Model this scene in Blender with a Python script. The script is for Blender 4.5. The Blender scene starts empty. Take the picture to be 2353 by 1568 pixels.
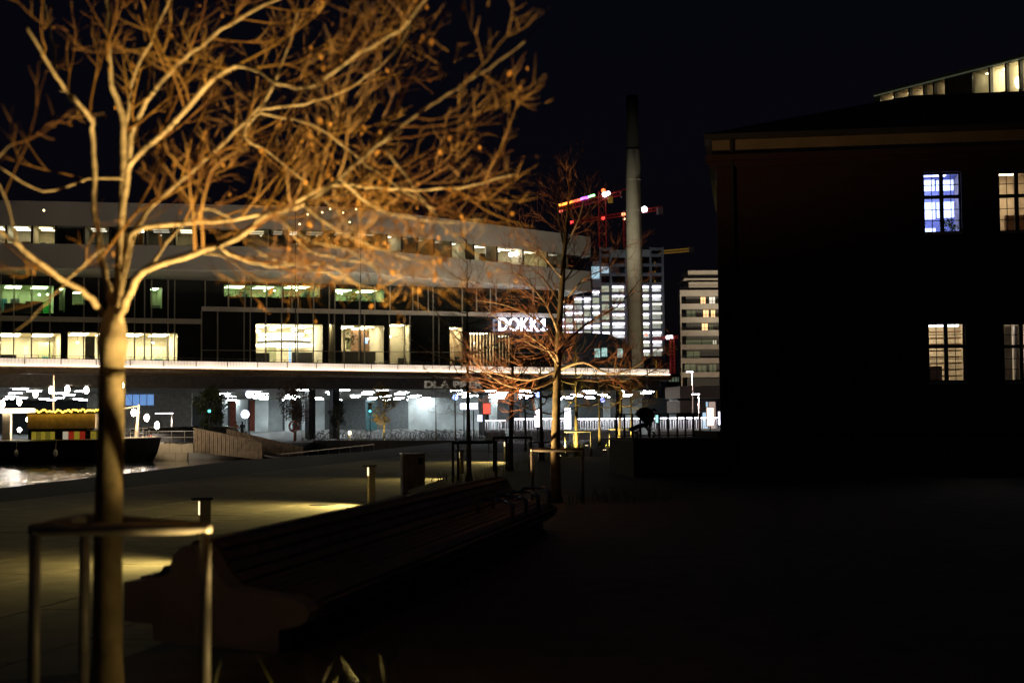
import bpy, math, random
from mathutils import Vector, Matrix
R = math.radians
SC = bpy.context.scene
COL = SC.collection
# ------------------------------------------------------------------ camera
FPX, CX, CY, EYE = 3267.0, 1176.0, 784.0, 1.62          # photo measured on a 2352 x 1568 grid
PITCH = math.atan((952 - CY) / FPX)
ROLL = 0.0085
cam_d = bpy.data.cameras.new('camera')
cam = bpy.data.objects.new('camera', cam_d)
COL.objects.link(cam)
cam_d.sensor_width = 36.0
cam_d.lens = 36.0 * FPX / 2352.0
cam_d.clip_start, cam_d.clip_end = 0.1, 5000
cam_d.dof.use_dof = True
cam_d.dof.focus_distance = 60.0
cam_d.dof.aperture_fstop = 2.0
_r = Vector((1, 0, 0)); _f = Vector((0, math.cos(PITCH), math.sin(PITCH))); _u = Vector((0, -math.sin(PITCH), math.cos(PITCH)))
_r2 = _r * math.cos(ROLL) - _u * math.sin(ROLL); _u2 = _u * math.cos(ROLL) + _r * math.sin(ROLL)
cam.matrix_world = Matrix(((_r2.x, _u2.x, -_f.x, 0), (_r2.y, _u2.y, -_f.y, 0), (_r2.z, _u2.z, -_f.z, EYE), (0, 0, 0, 1)))
SC.camera = cam
# ------------------------------------------------------------------ night sky, faint moon, exposure
world = bpy.data.worlds.new('World'); SC.world = world; world.use_nodes = True
wn = world.node_tree.nodes; wl = world.node_tree.links
sky = wn.new('ShaderNodeTexSky'); sky.sky_type = 'NISHITA'; sky.sun_disc = False
sky.sun_elevation = R(-1.0); sky.sun_rotation = R(200)
sky.air_density = 1.0; sky.dust_density = 0.3; sky.ozone_density = 5.0
bgn = wn['Background']
wl.new(sky.outputs[0], bgn.inputs[0]); bgn.inputs[1].default_value = 0.0035
glow_bg = wn.new('ShaderNodeBackground'); glow_bg.inputs[0].default_value = (.44, .42, .74, 1); glow_bg.inputs[1].default_value = .0033      # even skyglow of the town
add_bg = wn.new('ShaderNodeAddShader'); wl.new(bgn.outputs[0], add_bg.inputs[0]); wl.new(glow_bg.outputs[0], add_bg.inputs[1]); wl.new(add_bg.outputs[0], wn['World Output'].inputs[0])
moon_d = bpy.data.lights.new('moon', 'SUN'); moon_d.energy = 0.012; moon_d.angle = R(0.5); moon_d.color = (1, .93, .85)
moon = bpy.data.objects.new('moon', moon_d); COL.objects.link(moon); moon.location = (-40, -60, 80)
moon.rotation_euler = (R(50), 0, R(-25))
vs = SC.view_settings; vs.view_transform = 'Standard'; vs.look = 'None'; vs.exposure = 0.0; vs.gamma = 1.0; vs.use_curve_mapping = False
cy = SC.cycles
cy.use_denoising = True
cy.max_bounces = 6; cy.diffuse_bounces = 2; cy.glossy_bounces = 3; cy.transmission_bounces = 4; cy.transparent_max_bounces = 12
cy.caustics_reflective = False; cy.caustics_refractive = False; cy.sample_clamp_indirect = 4.0
cy.use_light_tree = True

# ------------------------------------------------------------------ helpers
def ray(px, py):
    x, y = (px - CX) / FPX, (CY - py) / FPX
    x, y = x + y * ROLL, y - x * ROLL
    return _r * x + _u * y + _f
def A(px, py, d):
    v = ray(px, py); return Vector((0, 0, EYE)) + v * (d / v.y)
def G(px, py, z=0.0):
    v = ray(px, py); return Vector((0, 0, EYE)) + v * ((z - EYE) / v.z)
class VP:
    """vertical plane through two ground points"""
    def __init__(s, a, b):
        s.p = Vector((a[0], a[1])); s.u = (Vector((b[0], b[1])) - s.p).normalized(); s.n = Vector((s.u.y, -s.u.x))  # n faces the camera
    def hit(s, px, py=900):
        v = ray(px, py); dv = Vector((v.x, v.y))
        t = s.p.dot(s.n) / dv.dot(s.n); q = dv * t
        return (q - s.p).dot(s.u), EYE + v.z * t
    def P(s, a, z, out=0.0):
        q = s.p + s.u * a + s.n * out; return Vector((q.x, q.y, z))
    @property
    def rz(s): return math.atan2(s.u.y, s.u.x)

MATS = {}
def mat(name, col, rough=0.7, metal=0.0, vary=0.25, scale=3.0, bump=0.0, emit=None, es=0.0, spec=0.5, sample=True, col2=None):
    if name in MATS: return MATS[name]
    m = bpy.data.materials.new(name); m.use_nodes = True; nt = m.node_tree; n = nt.nodes; l = nt.links
    b = n['Principled BSDF']; b.inputs['Roughness'].default_value = rough; b.inputs['Metallic'].default_value = metal
    b.inputs['Specular IOR Level'].default_value = spec
    tc = n.new('ShaderNodeTexCoord'); nz = n.new('ShaderNodeTexNoise'); nz.inputs['Scale'].default_value = scale; nz.inputs['Detail'].default_value = 6
    l.new(tc.outputs['Object'], nz.inputs['Vector'])
    cr = n.new('ShaderNodeValToRGB'); cr.color_ramp.elements[0].position = .3; cr.color_ramp.elements[1].position = .7
    c2 = col2 if col2 else tuple(min(1, c * (1 + vary)) for c in col)
    c1 = col if col2 else tuple(c * (1 - vary) for c in col)
    cr.color_ramp.elements[0].color = (*c1, 1); cr.color_ramp.elements[1].color = (*c2, 1)
    l.new(nz.outputs['Fac'], cr.inputs['Fac']); l.new(cr.outputs['Color'], b.inputs['Base Color'])
    if bump > 0:
        bp = n.new('ShaderNodeBump'); bp.inputs['Strength'].default_value = bump; bp.inputs['Distance'].default_value = .02
        l.new(nz.outputs['Fac'], bp.inputs['Height']); l.new(bp.outputs['Normal'], b.inputs['Normal'])
    if emit:
        b.inputs['Emission Color'].default_value = (*emit, 1); b.inputs['Emission Strength'].default_value = es
        if not sample: m.cycles.emission_sampling = 'NONE'
    MATS[name] = m; return m
def glow(name, col, es, sample=True):
    return mat(name, tuple(min(.8, c * .8) for c in col), .5, emit=col, es=es, sample=sample, vary=.05)
def glass_mat(name, tint=(.93, .95, .93), gloss=.05):
    if name in MATS: return MATS[name]
    m = bpy.data.materials.new(name); m.use_nodes = True; nt = m.node_tree; n = nt.nodes; l = nt.links
    n.remove(n['Principled BSDF']); out = n['Material Output']
    t = n.new('ShaderNodeBsdfTransparent'); t.inputs[0].default_value = (*tint, 1)
    g = n.new('ShaderNodeBsdfGlossy'); g.inputs['Roughness'].default_value = .03
    lw = n.new('ShaderNodeLayerWeight'); lw.inputs[0].default_value = .25
    mt = n.new('ShaderNodeMath'); mt.operation = 'MULTIPLY_ADD'; mt.inputs[1].default_value = .5; mt.inputs[2].default_value = gloss
    mx = n.new('ShaderNodeMixShader')
    l.new(lw.outputs['Fresnel'], mt.inputs[0]); l.new(mt.outputs[0], mx.inputs[0]); l.new(t.outputs[0], mx.inputs[1]); l.new(g.outputs[0], mx.inputs[2]); l.new(mx.outputs[0], out.inputs[0])
    MATS[name] = m; return m

class MB:
    def __init__(s): s.v = []; s.f = []
    def face(s, *pts):
        i = len(s.v); s.v += [Vector(p) for p in pts]; s.f.append(tuple(range(i, i + len(pts)))); return s
    def hexa(s, p):            # 8 points: bottom ring 0-3, top ring 4-7
        i = len(s.v); s.v += [Vector(q) for q in p]
        s.f += [tuple(i + k for k in f) for f in ((3, 2, 1, 0), (4, 5, 6, 7), (0, 1, 5, 4), (1, 2, 6, 5), (2, 3, 7, 6), (3, 0, 4, 7))]; return s
    def box(s, c, size, rz=0.0):
        cx, cy_, cz = c; hx, hy, hz = size[0] / 2, size[1] / 2, size[2] / 2; ca, sa = math.cos(rz), math.sin(rz)
        q = [(cx + x * ca - y * sa, cy_ + x * sa + y * ca, cz + z) for z in (-hz, hz) for x, y in ((-hx, -hy), (hx, -hy), (hx, hy), (-hx, hy))]
        return s.hexa(q)
    def wbox(s, pl, a0, a1, z0, z1, o0, o1):   # box on a vertical plane: along, height, outward range
        q = [pl.P(a, z, o) for z in (z0, z1) for a, o in ((a0, o1), (a1, o1), (a1, o0), (a0, o0))]
        return s.hexa(q)
    def prism(s, poly, z0, z1):
        n = len(poly); i = len(s.v)
        s.v += [Vector((p[0], p[1], z0)) for p in poly] + [Vector((p[0], p[1], z1)) for p in poly]
        s.f.append(tuple(i + k for k in reversed(range(n)))); s.f.append(tuple(i + n + k for k in range(n)))
        for k in range(n): s.f.append((i + k, i + (k + 1) % n, i + n + (k + 1) % n, i + n + k))
        return s
    def loft(s, a, b):         # two rings of equal length, capped
        n = len(a); i = len(s.v); s.v += [Vector(p) for p in a] + [Vector(p) for p in b]
        s.f.append(tuple(i + k for k in reversed(range(n)))); s.f.append(tuple(i + n + k for k in range(n)))
        for k in range(n): s.f.append((i + k, i + (k + 1) % n, i + n + (k + 1) % n, i + n + k))
        return s
    def tube(s, pts, rad, sides=6, cap=True):
        pts = [Vector(p) for p in pts]; n = len(pts)
        if not hasattr(rad, '__len__'): rad = [rad] * n
        base = len(s.v); ref = None
        for k in range(n):
            t = (pts[min(k + 1, n - 1)] - pts[max(k - 1, 0)])
            t = t.normalized() if t.length > 1e-9 else Vector((0, 0, 1))
            if ref is None: ref = Vector((1, 0, 0)) if abs(t.x) < .8 else Vector((0, 1, 0))
            a = t.cross(ref); a = a.normalized() if a.length > 1e-6 else t.orthogonal().normalized(); b = t.cross(a); ref = b.cross(t) if False else ref
            for j in range(sides):
                w = 2 * math.pi * j / sides
                s.v.append(pts[k] + (a * math.cos(w) + b * math.sin(w)) * rad[k])
        for k in range(n - 1):
            for j in range(sides):
                p, q = base + k * sides, base + (k + 1) * sides; j2 = (j + 1) % sides
                s.f.append((p + j, p + j2, q + j2, q + j))
        if cap:
            s.f.append(tuple(base + j for j in reversed(range(sides)))); s.f.append(tuple(base + (n - 1) * sides + j for j in range(sides)))
        return s
    def cyl(s, c, r, h, sides=16, r2=None):
        c = Vector(c); return s.tube([c, c + Vector((0, 0, h))], [r, r if r2 is None else r2], sides)
    def ball(s, c, r, seg=8, rings=5, sz=1.0):
        c = Vector(c); return s.tube([c + Vector((0, 0, -r * sz * math.cos(math.pi * k / rings))) for k in range(rings + 1)], [max(r * math.sin(math.pi * k / rings), 1e-4) for k in range(rings + 1)], seg)
    def ring(s, c, R1, r, seg=20, sides=5, ax='z'):
        pts = []
        for k in range(seg + 1):
            w = 2 * math.pi * k / seg; x, y = R1 * math.cos(w), R1 * math.sin(w)
            pts.append(Vector(c) + (Vector((x, y, 0)) if ax == 'z' else Vector((x, 0, y)) if ax == 'y' else Vector((0, x, y))))
        i0 = len(s.v); n = seg
        for k in range(n):
            w = 2 * math.pi * k / seg; o = (pts[k] - Vector(c)).normalized(); up = {'z': Vector((0, 0, 1)), 'y': Vector((0, 1, 0)), 'x': Vector((1, 0, 0))}[ax]
            for j in range(sides):
                q = 2 * math.pi * j / sides; s.v.append(pts[k] + (o * math.cos(q) + up * math.sin(q)) * r)
        for k in range(n):
            for j in range(sides):
                s.f.append((i0 + k * sides + j, i0 + ((k + 1) % n) * sides + j, i0 + ((k + 1) % n) * sides + (j + 1) % sides, i0 + k * sides + (j + 1) % sides))
        return s
    def mesh(s, name, m, off=None, smooth=False):
        o = Vector((0, 0, 0)) if off is None else Vector(off)
        me = bpy.data.meshes.new(name); me.from_pydata([tuple(v - o) for v in s.v], [], s.f)
        if m is not None: me.materials.append(m)
        if smooth: me.polygons.foreach_set('use_smooth', [True] * len(me.polygons))
        me.update(); return me
    def build(s, name, m, parent=None, smooth=False, local=False, kind=None, label=None):
        """world-space vertices; parent is an unrotated Empty (or a part of one) and they are stored relative to it"""
        off = Vector((0, 0, 0))
        if parent is not None and not local:
            off = parent.get('_o') and Vector(parent['_o']) or Vector(parent.location) if parent.parent is None else Vector(parent.parent.location)
        o = bpy.data.objects.new(name, s.mesh(name, m, off, smooth)); COL.objects.link(o)
        if parent is not None: o.parent = parent
        if kind: o['kind'] = kind
        if label: o['label'] = label
        return o
def tag(o, label, cat, group=None, kind=None):
    if label: o['label'] = label
    if cat: o['category'] = cat
    if group: o['group'] = group
    if kind: o['kind'] = kind
    return o
def thing(name, label, cat, loc=(0, 0, 0), group=None, rz=0.0):
    o = bpy.data.objects.new(name, None); COL.objects.link(o); o.location = loc; o.rotation_euler = (0, 0, rz); o.empty_display_size = .2
    return tag(o, label, cat, group)
def copy_tree(o, parent=None):
    c = o.copy(); COL.objects.link(c); c.parent = parent
    for ch in o.children: copy_tree(ch, c)
    return c
def struct(name, mb, m, smooth=False):
    o = mb.build(name, m, None, smooth); o['kind'] = 'structure'; return o
def lamp(kind, name, parent, loc, energy, color=(1, 1, 1), size=.1, aim=None, cone=100, blend=.6, local=True):
    d = bpy.data.lights.new(name, kind); d.energy = energy; d.color = color
    if kind == 'AREA': d.size = size
    else: d.shadow_soft_size = size
    if kind == 'SPOT': d.spot_size = R(cone); d.spot_blend = blend
    o = bpy.data.objects.new(name, d); COL.objects.link(o); o.parent = parent; o.location = loc
    if aim is not None: o.rotation_euler = Vector(aim).to_track_quat('-Z', 'Y').to_euler()
    return o

# ------------------------------------------------------------------ materials
M_pave = mat('paving_concrete', (.17, .15, .115), .8, vary=.3, scale=1.7, bump=.25)
M_asph = mat('plaza_paving', (.07, .062, .058), .85, vary=.4, scale=2.5, bump=.3)
M_conc = mat('concrete', (.33, .30, .26), .8, vary=.2, scale=2.0, bump=.2)
M_wood = mat('bench_wood', (.16, .11, .07), .6, vary=.35, scale=6.0, bump=.3)
M_deckwood = mat('timber_cladding', (.30, .22, .14), .7, vary=.35, scale=3.0)
M_steel = mat('galvanised_steel', (.42, .40, .36), .35, metal=.7, vary=.2, scale=12)
M_guard = mat('dull_steel', (.20, .19, .17), .5, metal=.1, vary=.2, scale=12)
M_dark = mat('dark_paint', (.025, .024, .023), .5, vary=.2)
M_black = mat('black_rubber', (.012, .012, .012), .7, vary=.2)
M_white = mat('white_paint', (.7, .69, .66), .5, vary=.06)
M_panel = mat('ribbed_metal_panel', (.42, .39, .36), .55, vary=.08, scale=.3)
M_soff = mat('soffit_panel', (.55, .54, .52), .6, vary=.05, scale=.3)
M_dglass = mat('dark_glazing', (.018, .02, .018), .12, vary=.3, scale=.4)
M_mull = mat('mullion_metal', (.42, .38, .31), .5, metal=.2, vary=.15)
M_cream = mat('cream_wall', (.72, .66, .5), .7, vary=.08, scale=.6)
M_olive = mat('olive_wall', (.38, .40, .24), .7, vary=.2, scale=.5)
M_brick_dark = None
M_roof = mat('slate_roof', (.045, .042, .04), .8, vary=.4, scale=1.5, bump=.2)
M_stucco = mat('plaster_frieze', (.20, .15, .10), .85, vary=.2, scale=1.5)
M_glass = glass_mat('clear_glass')
M_bark = mat('bark', (.085, .075, .035), .85, col2=(.22, .17, .09), scale=7, bump=.6)
M_limb = mat('limb_bark', (.26, .20, .12), .85, col2=(.50, .40, .26), scale=16, bump=.8)
M_twig = mat('twig_bark', (.14, .048, .010), .7, col2=(.29, .165, .022), scale=1.6)
M_leafdry = mat('dry_leaf', (.55, .27, .06), .6, vary=.3)
M_leafgreen = mat('green_leaf', (.07, .09, .02), .6, vary=.5, scale=1.2)
M_leafbrown = mat('brown_leaf', (.10, .05, .018), .6, vary=.4, scale=1.2)
M_leafyellow = mat('yellow_leaf', (.24, .15, .02), .6, vary=.4, scale=1.2)
M_grass = mat('grass_blade', (.12, .16, .03), .6, vary=.5, scale=5)
M_water = None

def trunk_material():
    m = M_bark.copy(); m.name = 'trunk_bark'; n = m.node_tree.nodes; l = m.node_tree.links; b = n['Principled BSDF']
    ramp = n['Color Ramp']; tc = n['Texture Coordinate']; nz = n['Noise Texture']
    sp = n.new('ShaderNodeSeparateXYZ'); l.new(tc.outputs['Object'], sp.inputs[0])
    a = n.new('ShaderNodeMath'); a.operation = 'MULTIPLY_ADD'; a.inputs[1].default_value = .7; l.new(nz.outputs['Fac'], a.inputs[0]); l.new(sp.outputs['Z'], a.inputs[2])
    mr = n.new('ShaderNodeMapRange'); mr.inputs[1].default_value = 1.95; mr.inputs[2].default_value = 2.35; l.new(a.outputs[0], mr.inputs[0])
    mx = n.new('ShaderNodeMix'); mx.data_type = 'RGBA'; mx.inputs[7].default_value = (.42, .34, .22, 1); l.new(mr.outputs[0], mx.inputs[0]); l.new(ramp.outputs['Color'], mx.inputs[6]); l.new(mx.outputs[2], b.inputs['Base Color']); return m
M_trunk = trunk_material()
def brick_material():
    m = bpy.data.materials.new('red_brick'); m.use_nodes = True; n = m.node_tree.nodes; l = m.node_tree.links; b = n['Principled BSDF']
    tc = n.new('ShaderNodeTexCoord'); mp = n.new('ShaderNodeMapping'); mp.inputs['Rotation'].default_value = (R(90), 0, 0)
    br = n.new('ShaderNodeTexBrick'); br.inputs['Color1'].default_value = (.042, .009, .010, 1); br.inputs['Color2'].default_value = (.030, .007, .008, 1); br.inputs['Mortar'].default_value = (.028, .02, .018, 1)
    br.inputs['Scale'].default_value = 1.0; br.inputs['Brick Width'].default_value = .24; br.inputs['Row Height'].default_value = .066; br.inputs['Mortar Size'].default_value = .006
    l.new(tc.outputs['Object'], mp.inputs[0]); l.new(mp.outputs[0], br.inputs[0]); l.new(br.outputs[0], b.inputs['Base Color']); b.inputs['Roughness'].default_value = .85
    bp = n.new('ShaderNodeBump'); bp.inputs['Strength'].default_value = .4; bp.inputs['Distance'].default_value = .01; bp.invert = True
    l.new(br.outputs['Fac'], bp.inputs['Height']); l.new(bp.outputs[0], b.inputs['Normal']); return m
M_brick = brick_material()
def water_material():
    m = bpy.data.materials.new('harbour_water'); m.use_nodes = True; n = m.node_tree.nodes; l = m.node_tree.links; b = n['Principled BSDF']
    b.inputs['Base Color'].default_value = (.006, .009, .010, 1); b.inputs['Roughness'].default_value = .06; b.inputs['IOR'].default_value = 1.33; b.inputs['Specular IOR Level'].default_value = 1.0
    tc = n.new('ShaderNodeTexCoord'); mp = n.new('ShaderNodeMapping'); mp.inputs['Scale'].default_value = (1.5, .14, 1)
    nz = n.new('ShaderNodeTexNoise'); nz.inputs['Scale'].default_value = 1.6; nz.inputs['Detail'].default_value = 2.5; nz.inputs['Roughness'].default_value = .55
    bp = n.new('ShaderNodeBump'); bp.inputs['Strength'].default_value = .9; bp.inputs['Distance'].default_value = .30
    l.new(tc.outputs['Object'], mp.inputs[0]); l.new(mp.outputs[0], nz.inputs[0]); l.new(nz.outputs[0], bp.inputs['Height']); l.new(bp.outputs[0], b.inputs['Normal']); return m
M_water = water_material()

# ================================================================== SETTING
Z_PROM, Z_WATER, Z_FAR = -0.55, -1.60, -0.60
struct('water', MB().face((-400, -60, Z_WATER), (-10, -60, Z_WATER), (0, 240, Z_WATER), (-400, 240, Z_WATER)), M_water)
# plaza: upper level on the right with the bench and the trees, step down to the promenade on the left
edge = [(-4.4, -40), (-4.4, 8.2), (-2.75, 9.2), (-.55, 21.2), (-1.0, 25), (-2.3, 31), (-1.7, 37.5), (-.9, 43), (.6, 52), (3.0, 70), (5.5, 96)]
struct('plaza', MB().prism(edge + [(200, 96), (200, -40)], -2.2, 0.0), M_asph)
prom_poly = [(-4.0, -40), (5.0, 97), (-4.6, 119), (-9.3, 87), (-14.0, 71), (-16.3, 45), (-17.5, -40)]
struct('promenade', MB().prism(list(reversed(prom_poly)), -2.2, Z_PROM - .012), mat('joint_sand', (.04, .037, .033), .9))
prom = [o for o in COL.objects if o.name == 'promenade'][0]
def pin(x, y, P=prom_poly):
    c = False
    for i in range(len(P)):
        a, b = P[i], P[i - 1]
        if (a[1] > y) != (b[1] > y) and x < (b[0] - a[0]) * (y - a[1]) / (b[1] - a[1]) + a[0]: c = not c
    return c
slab_me = {}
rnd = random.Random(3)
U_pr = Vector((.19, 1)).normalized()
for i in range(-7, 12):
    for j in range(0, 26):
        c = Vector((-6.2, 8)) + Vector((U_pr.y, -U_pr.x)) * (i * 1.66) + U_pr * (j * 3.33 + (i % 2) * 1.4)
        cs = [c + Vector((U_pr.y, -U_pr.x)) * sx * .82 + U_pr * sy * 1.65 for sx, sy in ((-1, -1), (1, -1), (1, 1), (-1, 1))]
        if not all(pin(q.x, q.y) for q in cs) or any(q.y > 84 for q in cs): continue
        if 'me' not in slab_me:
            slab_me['me'] = MB().box((0, 0, 0), (1.64, 3.30, .02)).mesh('paving_slab', M_pave)
        o = bpy.data.objects.new('paving_slab', slab_me['me']); COL.objects.link(o); o.parent = prom
        o.location = (c.x, c.y, Z_PROM + rnd.uniform(-.002, .002)); o.rotation_euler = (0, 0, -math.atan2(U_pr.x, U_pr.y))
far_poly = [(-140, 108), (-34.0, 108), (-33.5, 112), (-19, 112.5), (-17.5, 126), (-4.5, 119.2), (5.2, 96.2), (220, 96.2), (220, 900), (-400, 900), (-400, 108)]
struct('far_quay', MB().prism(list(reversed(far_poly)) if False else far_poly, -3.0, Z_FAR), mat('quay_paving', (.17, .165, .155), .85, vary=.25, scale=.6))
struct('terrain', MB().face((-3000, -800, -3.2), (3000, -800, -3.2), (3000, 4000, -3.2), (-3000, 4000, -3.2)), mat('soil', (.03, .028, .025), .9))

# ================================================================== LIBRARY BUILDING (big, overhanging)
M_led = glow('led_warm', (1.0, .78, .52), 5.0)
def balustrade_material():
    m = bpy.data.materials.new('lit_balustrade'); m.use_nodes = True; n = m.node_tree.nodes; l = m.node_tree.links; b = n['Principled BSDF']
    tc = n.new('ShaderNodeTexCoord'); sp = n.new('ShaderNodeSeparateXYZ'); l.new(tc.outputs['Object'], sp.inputs[0])
    wv = n.new('ShaderNodeMath'); wv.operation = 'MULTIPLY'; wv.inputs[1].default_value = 26.0; l.new(sp.outputs['X'], wv.inputs[0])
    sn = n.new('ShaderNodeMath'); sn.operation = 'SINE'; l.new(wv.outputs[0], sn.inputs[0])
    nz = n.new('ShaderNodeTexNoise'); nz.inputs['Scale'].default_value = .35; l.new(tc.outputs['Object'], nz.inputs[0])
    ad = n.new('ShaderNodeMath'); ad.operation = 'MULTIPLY_ADD'; ad.inputs[1].default_value = .2; ad.inputs[2].default_value = .25; l.new(sn.outputs[0], ad.inputs[0])
    ml = n.new('ShaderNodeMath'); ml.operation = 'MULTIPLY_ADD'; ml.inputs[1].default_value = 1.1; l.new(nz.outputs[0], ml.inputs[0]); l.new(ad.outputs[0], ml.inputs[2])
    b.inputs['Base Color'].default_value = (.6, .55, .48, 1); b.inputs['Emission Color'].default_value = (1, .80, .63, 1); l.new(ml.outputs[0], b.inputs['Emission Strength']); return m
M_balus = balustrade_material()
BW = VP((-26.4, 160.9), (4.9, 173.6))                      # glazed base wall
FA = VP((-51.5, 143.0), (-16.3, 150.0)); FB = VP((-16.3, 150.0), (9.97, 177.0))    # two faces of the upper volume
DK = VP((-34.2, 125.0), (18.3, 165.0))                     # deck edge
lib = thing('library_building', 'wide low modern building with stacked slabs, ribbon windows and glowing deck balustrade', 'building', (-10, 160, Z_FAR))
Z_ROOF = FA.hit(400, 468)[1]; Z_WT = FB.hit(1142, 566)[1]; Z_WB = FB.hit(1142, 602)[1]; Z_SOF = FB.hit(1142, 650)[1]
sA0 = FA.hit(-150)[0]; sA1 = (Vector((-16.3, 150)) - FA.p).length; sB1 = FB.hit(1360)[0]
# upper volume as prism rings: front outline + far back
cornB = FB.P(sB1, 0); backR = Vector((cornB.x - 14, cornB.y + 38)); pA0 = FA.P(sA0, 0)
outl = [(pA0.x, pA0.y), (-16.3, 150.0), (cornB.x, cornB.y), (backR.x, backR.y), (pA0.x - 10, pA0.y + 50)]
MB().prism(outl, Z_WT, Z_ROOF).build('roof_band', M_panel, lib)
MB().prism(outl, Z_SOF, Z_WB).build('parapet_band', M_panel, lib)
def inset(P, k):
    c = Vector((sum(p[0] for p in P) / len(P), sum(p[1] for p in P) / len(P))); return [(c.x + (p[0] - c.x) * k, c.y + (p[1] - c.y) * k) for p in P]
MB().prism(inset(outl, .985), Z_SOF - .12, Z_SOF - .003).build('soffit', M_soff, lib)
rndw = random.Random(11)
M_roomU = mat('upper_room_wall', (.55, .5, .36), .8, vary=.15, scale=.6)
LV = {}
FURN = [mat('furn_dark', (.03, .028, .025), .6), mat('furn_brown', (.22, .12, .06), .6), mat('furn_grey', (.25, .26, .25), .6), mat('furn_white', (.7, .68, .62), .6), mat('furn_teal', (.05, .18, .2), .6)]
def lightpanel(level, col):
    k = ('rl', level, col)
    if k not in LV: LV[k] = glow('room_light_%d' % len(LV), col, level)
    return LV[k]
def room(pl, a0, a1, z0, z1, depth, wallm, level, col, parent, gain=3.4):
    """open-fronted room behind a facade plane, with ceiling light panels"""
    o1, o0 = -.15, -depth
    m = MB(); P = pl.P
    m.face(P(a0, z0, o0), P(a1, z0, o0), P(a1, z1, o0), P(a0, z1, o0))
    m.face(P(a0, z0, o1), P(a0, z0, o0), P(a0, z1, o0), P(a0, z1, o1))
    m.face(P(a1, z0, o0), P(a1, z0, o1), P(a1, z1, o1), P(a1, z1, o0))
    m.face(P(a0, z0, o1), P(a1, z0, o1), P(a1, z0, o0), P(a0, z0, o0))
    m.face(P(a0, z1, o0), P(a1, z1, o0), P(a1, z1, o1), P(a0, z1, o1))
    r = m.build('room', wallm, parent)
    if level > 0:
        k = max(1, int(round((a1 - a0) / 3.0))); q = MB(); w = (a1 - a0) / k
        for i in range(k):
            for d0, d1 in ((.25, .40), (.6, .75)):
                q.wbox(pl, a0 + w * (i + .2), a0 + w * (i + .8), z1 - .06, z1 - .02, -depth * d1, -depth * d0)
        q.build('ceiling_light', lightpanel(round(level * gain, 2), col), r)
        H_ = z1 - z0; rr_ = random.Random(int(a0 * 37) + 5)
        for i in range(max(1, int((a1 - a0) / 1.6))):
            x0 = rr_.uniform(a0 + .1, max(a0 + .15, a1 - .6)); w_ = rr_.uniform(.3, 1.5); d_ = rr_.uniform(.15, .85) * depth; hh = H_ * rr_.choice((.12, .18, .25, .32, .55))
            MB().wbox(pl, x0, min(x0 + w_, a1 - .05), z0 + .01, z0 + hh, -d_ - .3, -d_).build('furniture', FURN[rr_.randrange(len(FURN))], r)
        for i in range(int((a1 - a0) / 2.4)):
            x0 = rr_.uniform(a0 + .2, a1 - .2); d_ = rr_.uniform(.3, .7) * depth
            MB().tube([pl.P(x0, z1 - .05, -d_), pl.P(x0, z1 - H_ * .22, -d_)], .02, 4).build('pendant', FURN[0], r); MB().ball(pl.P(x0, z1 - H_ * .26, -d_), .13, 8, 5, .7).build('pendant_shade', lightpanel(round(level * gain * 1.3, 2), col), r)
    return r
WARM = (1, .85, .55); NEUT = (1, .93, .75); GRN = (.75, 1, .6)
def ribbon(pl, edges, levels):
    for i in range(len(edges) - 1):
        a0, a1 = pl.hit(edges[i])[0], pl.hit(edges[i + 1])[0]
        lv = levels[i]
        if lv > 0: room(pl, a0 + .12, a1 - .12, Z_WB + .02, Z_WT - .02, 5.0, M_roomU, lv, NEUT if i % 3 else WARM, lib)
        else: MB().wbox(pl, a0 + .12, a1 - .12, Z_WB + .01, Z_WT - .01, -1.6, -1.5).build('dark_board', M_dglass, lib)  # dark board stands in for an unlit room
        MB().wbox(pl, a0 + .08, a1 - .08, Z_WB + .01, Z_WT - .01, -.12, -.10).build('window_pane', M_glass, lib)
        MB().wbox(pl, a0 - .08, a0 + .08, Z_WB, Z_WT, -.3, -.05).build('mullion', M_dark, lib)
eA = [-120, -50, 10, 70, 125, 190, 250, 312, 332, 400, 450, 500, 560, 620, 660, 692, 760]
lvA = [2, 2, 2.2, 2, 0, .4, 0, 1.4, .15, .9, 0, 0, .25, .1, .7, .1]
ribbon(FA, eA + [FA and 818], lvA + [.1])
eB = [822, 892, 926, 962, 1000, 1040, 1074, 1092, 1146, 1206, 1262, 1310, 1358]
lvB = [.3, 2.2, .1, .25, .25, 2.2, .2, 1.6, 1.8, 1.8, .25, .0]
ribbon(FB, eB, lvB)
# things seen in the ribbon windows
def inroom(pl, px0, px1, py0, py1, depth, m, name='furniture', parent=lib):
    a0, z1 = pl.hit(px0, py0); a1, z0 = pl.hit(px1, py1)
    return MB().wbox(pl, a0, a1, z0, z1, -depth - .2, -depth).build(name, m, parent)
M_red = mat('red_furniture', (.5, .06, .05), .6); M_greenf = mat('green_furniture', (.03, .5, .08), .5); M_orangef = mat('orange_furniture', (.7, .3, .03), .5)
inroom(FA, 664, 690, 540, 556, 1.2, M_red); inroom(FA, 316, 326, 534, 560, 1.2, M_orangef)
inroom(FB, 1130, 1144, 556, 604, 1.0, M_white); inroom(FB, 1110, 1128, 596, 606, 1.0, M_white)
for px, py in ((1150, 577), (1198, 581), (1186, 583)):
    a, z = FB.hit(px, py); MB().ball(FB.P(a, z, -.9), .33, 10, 6).build('pendant_lamp', glow('pendant_lamp', (1, .9, .85), 9), lib)
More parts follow.
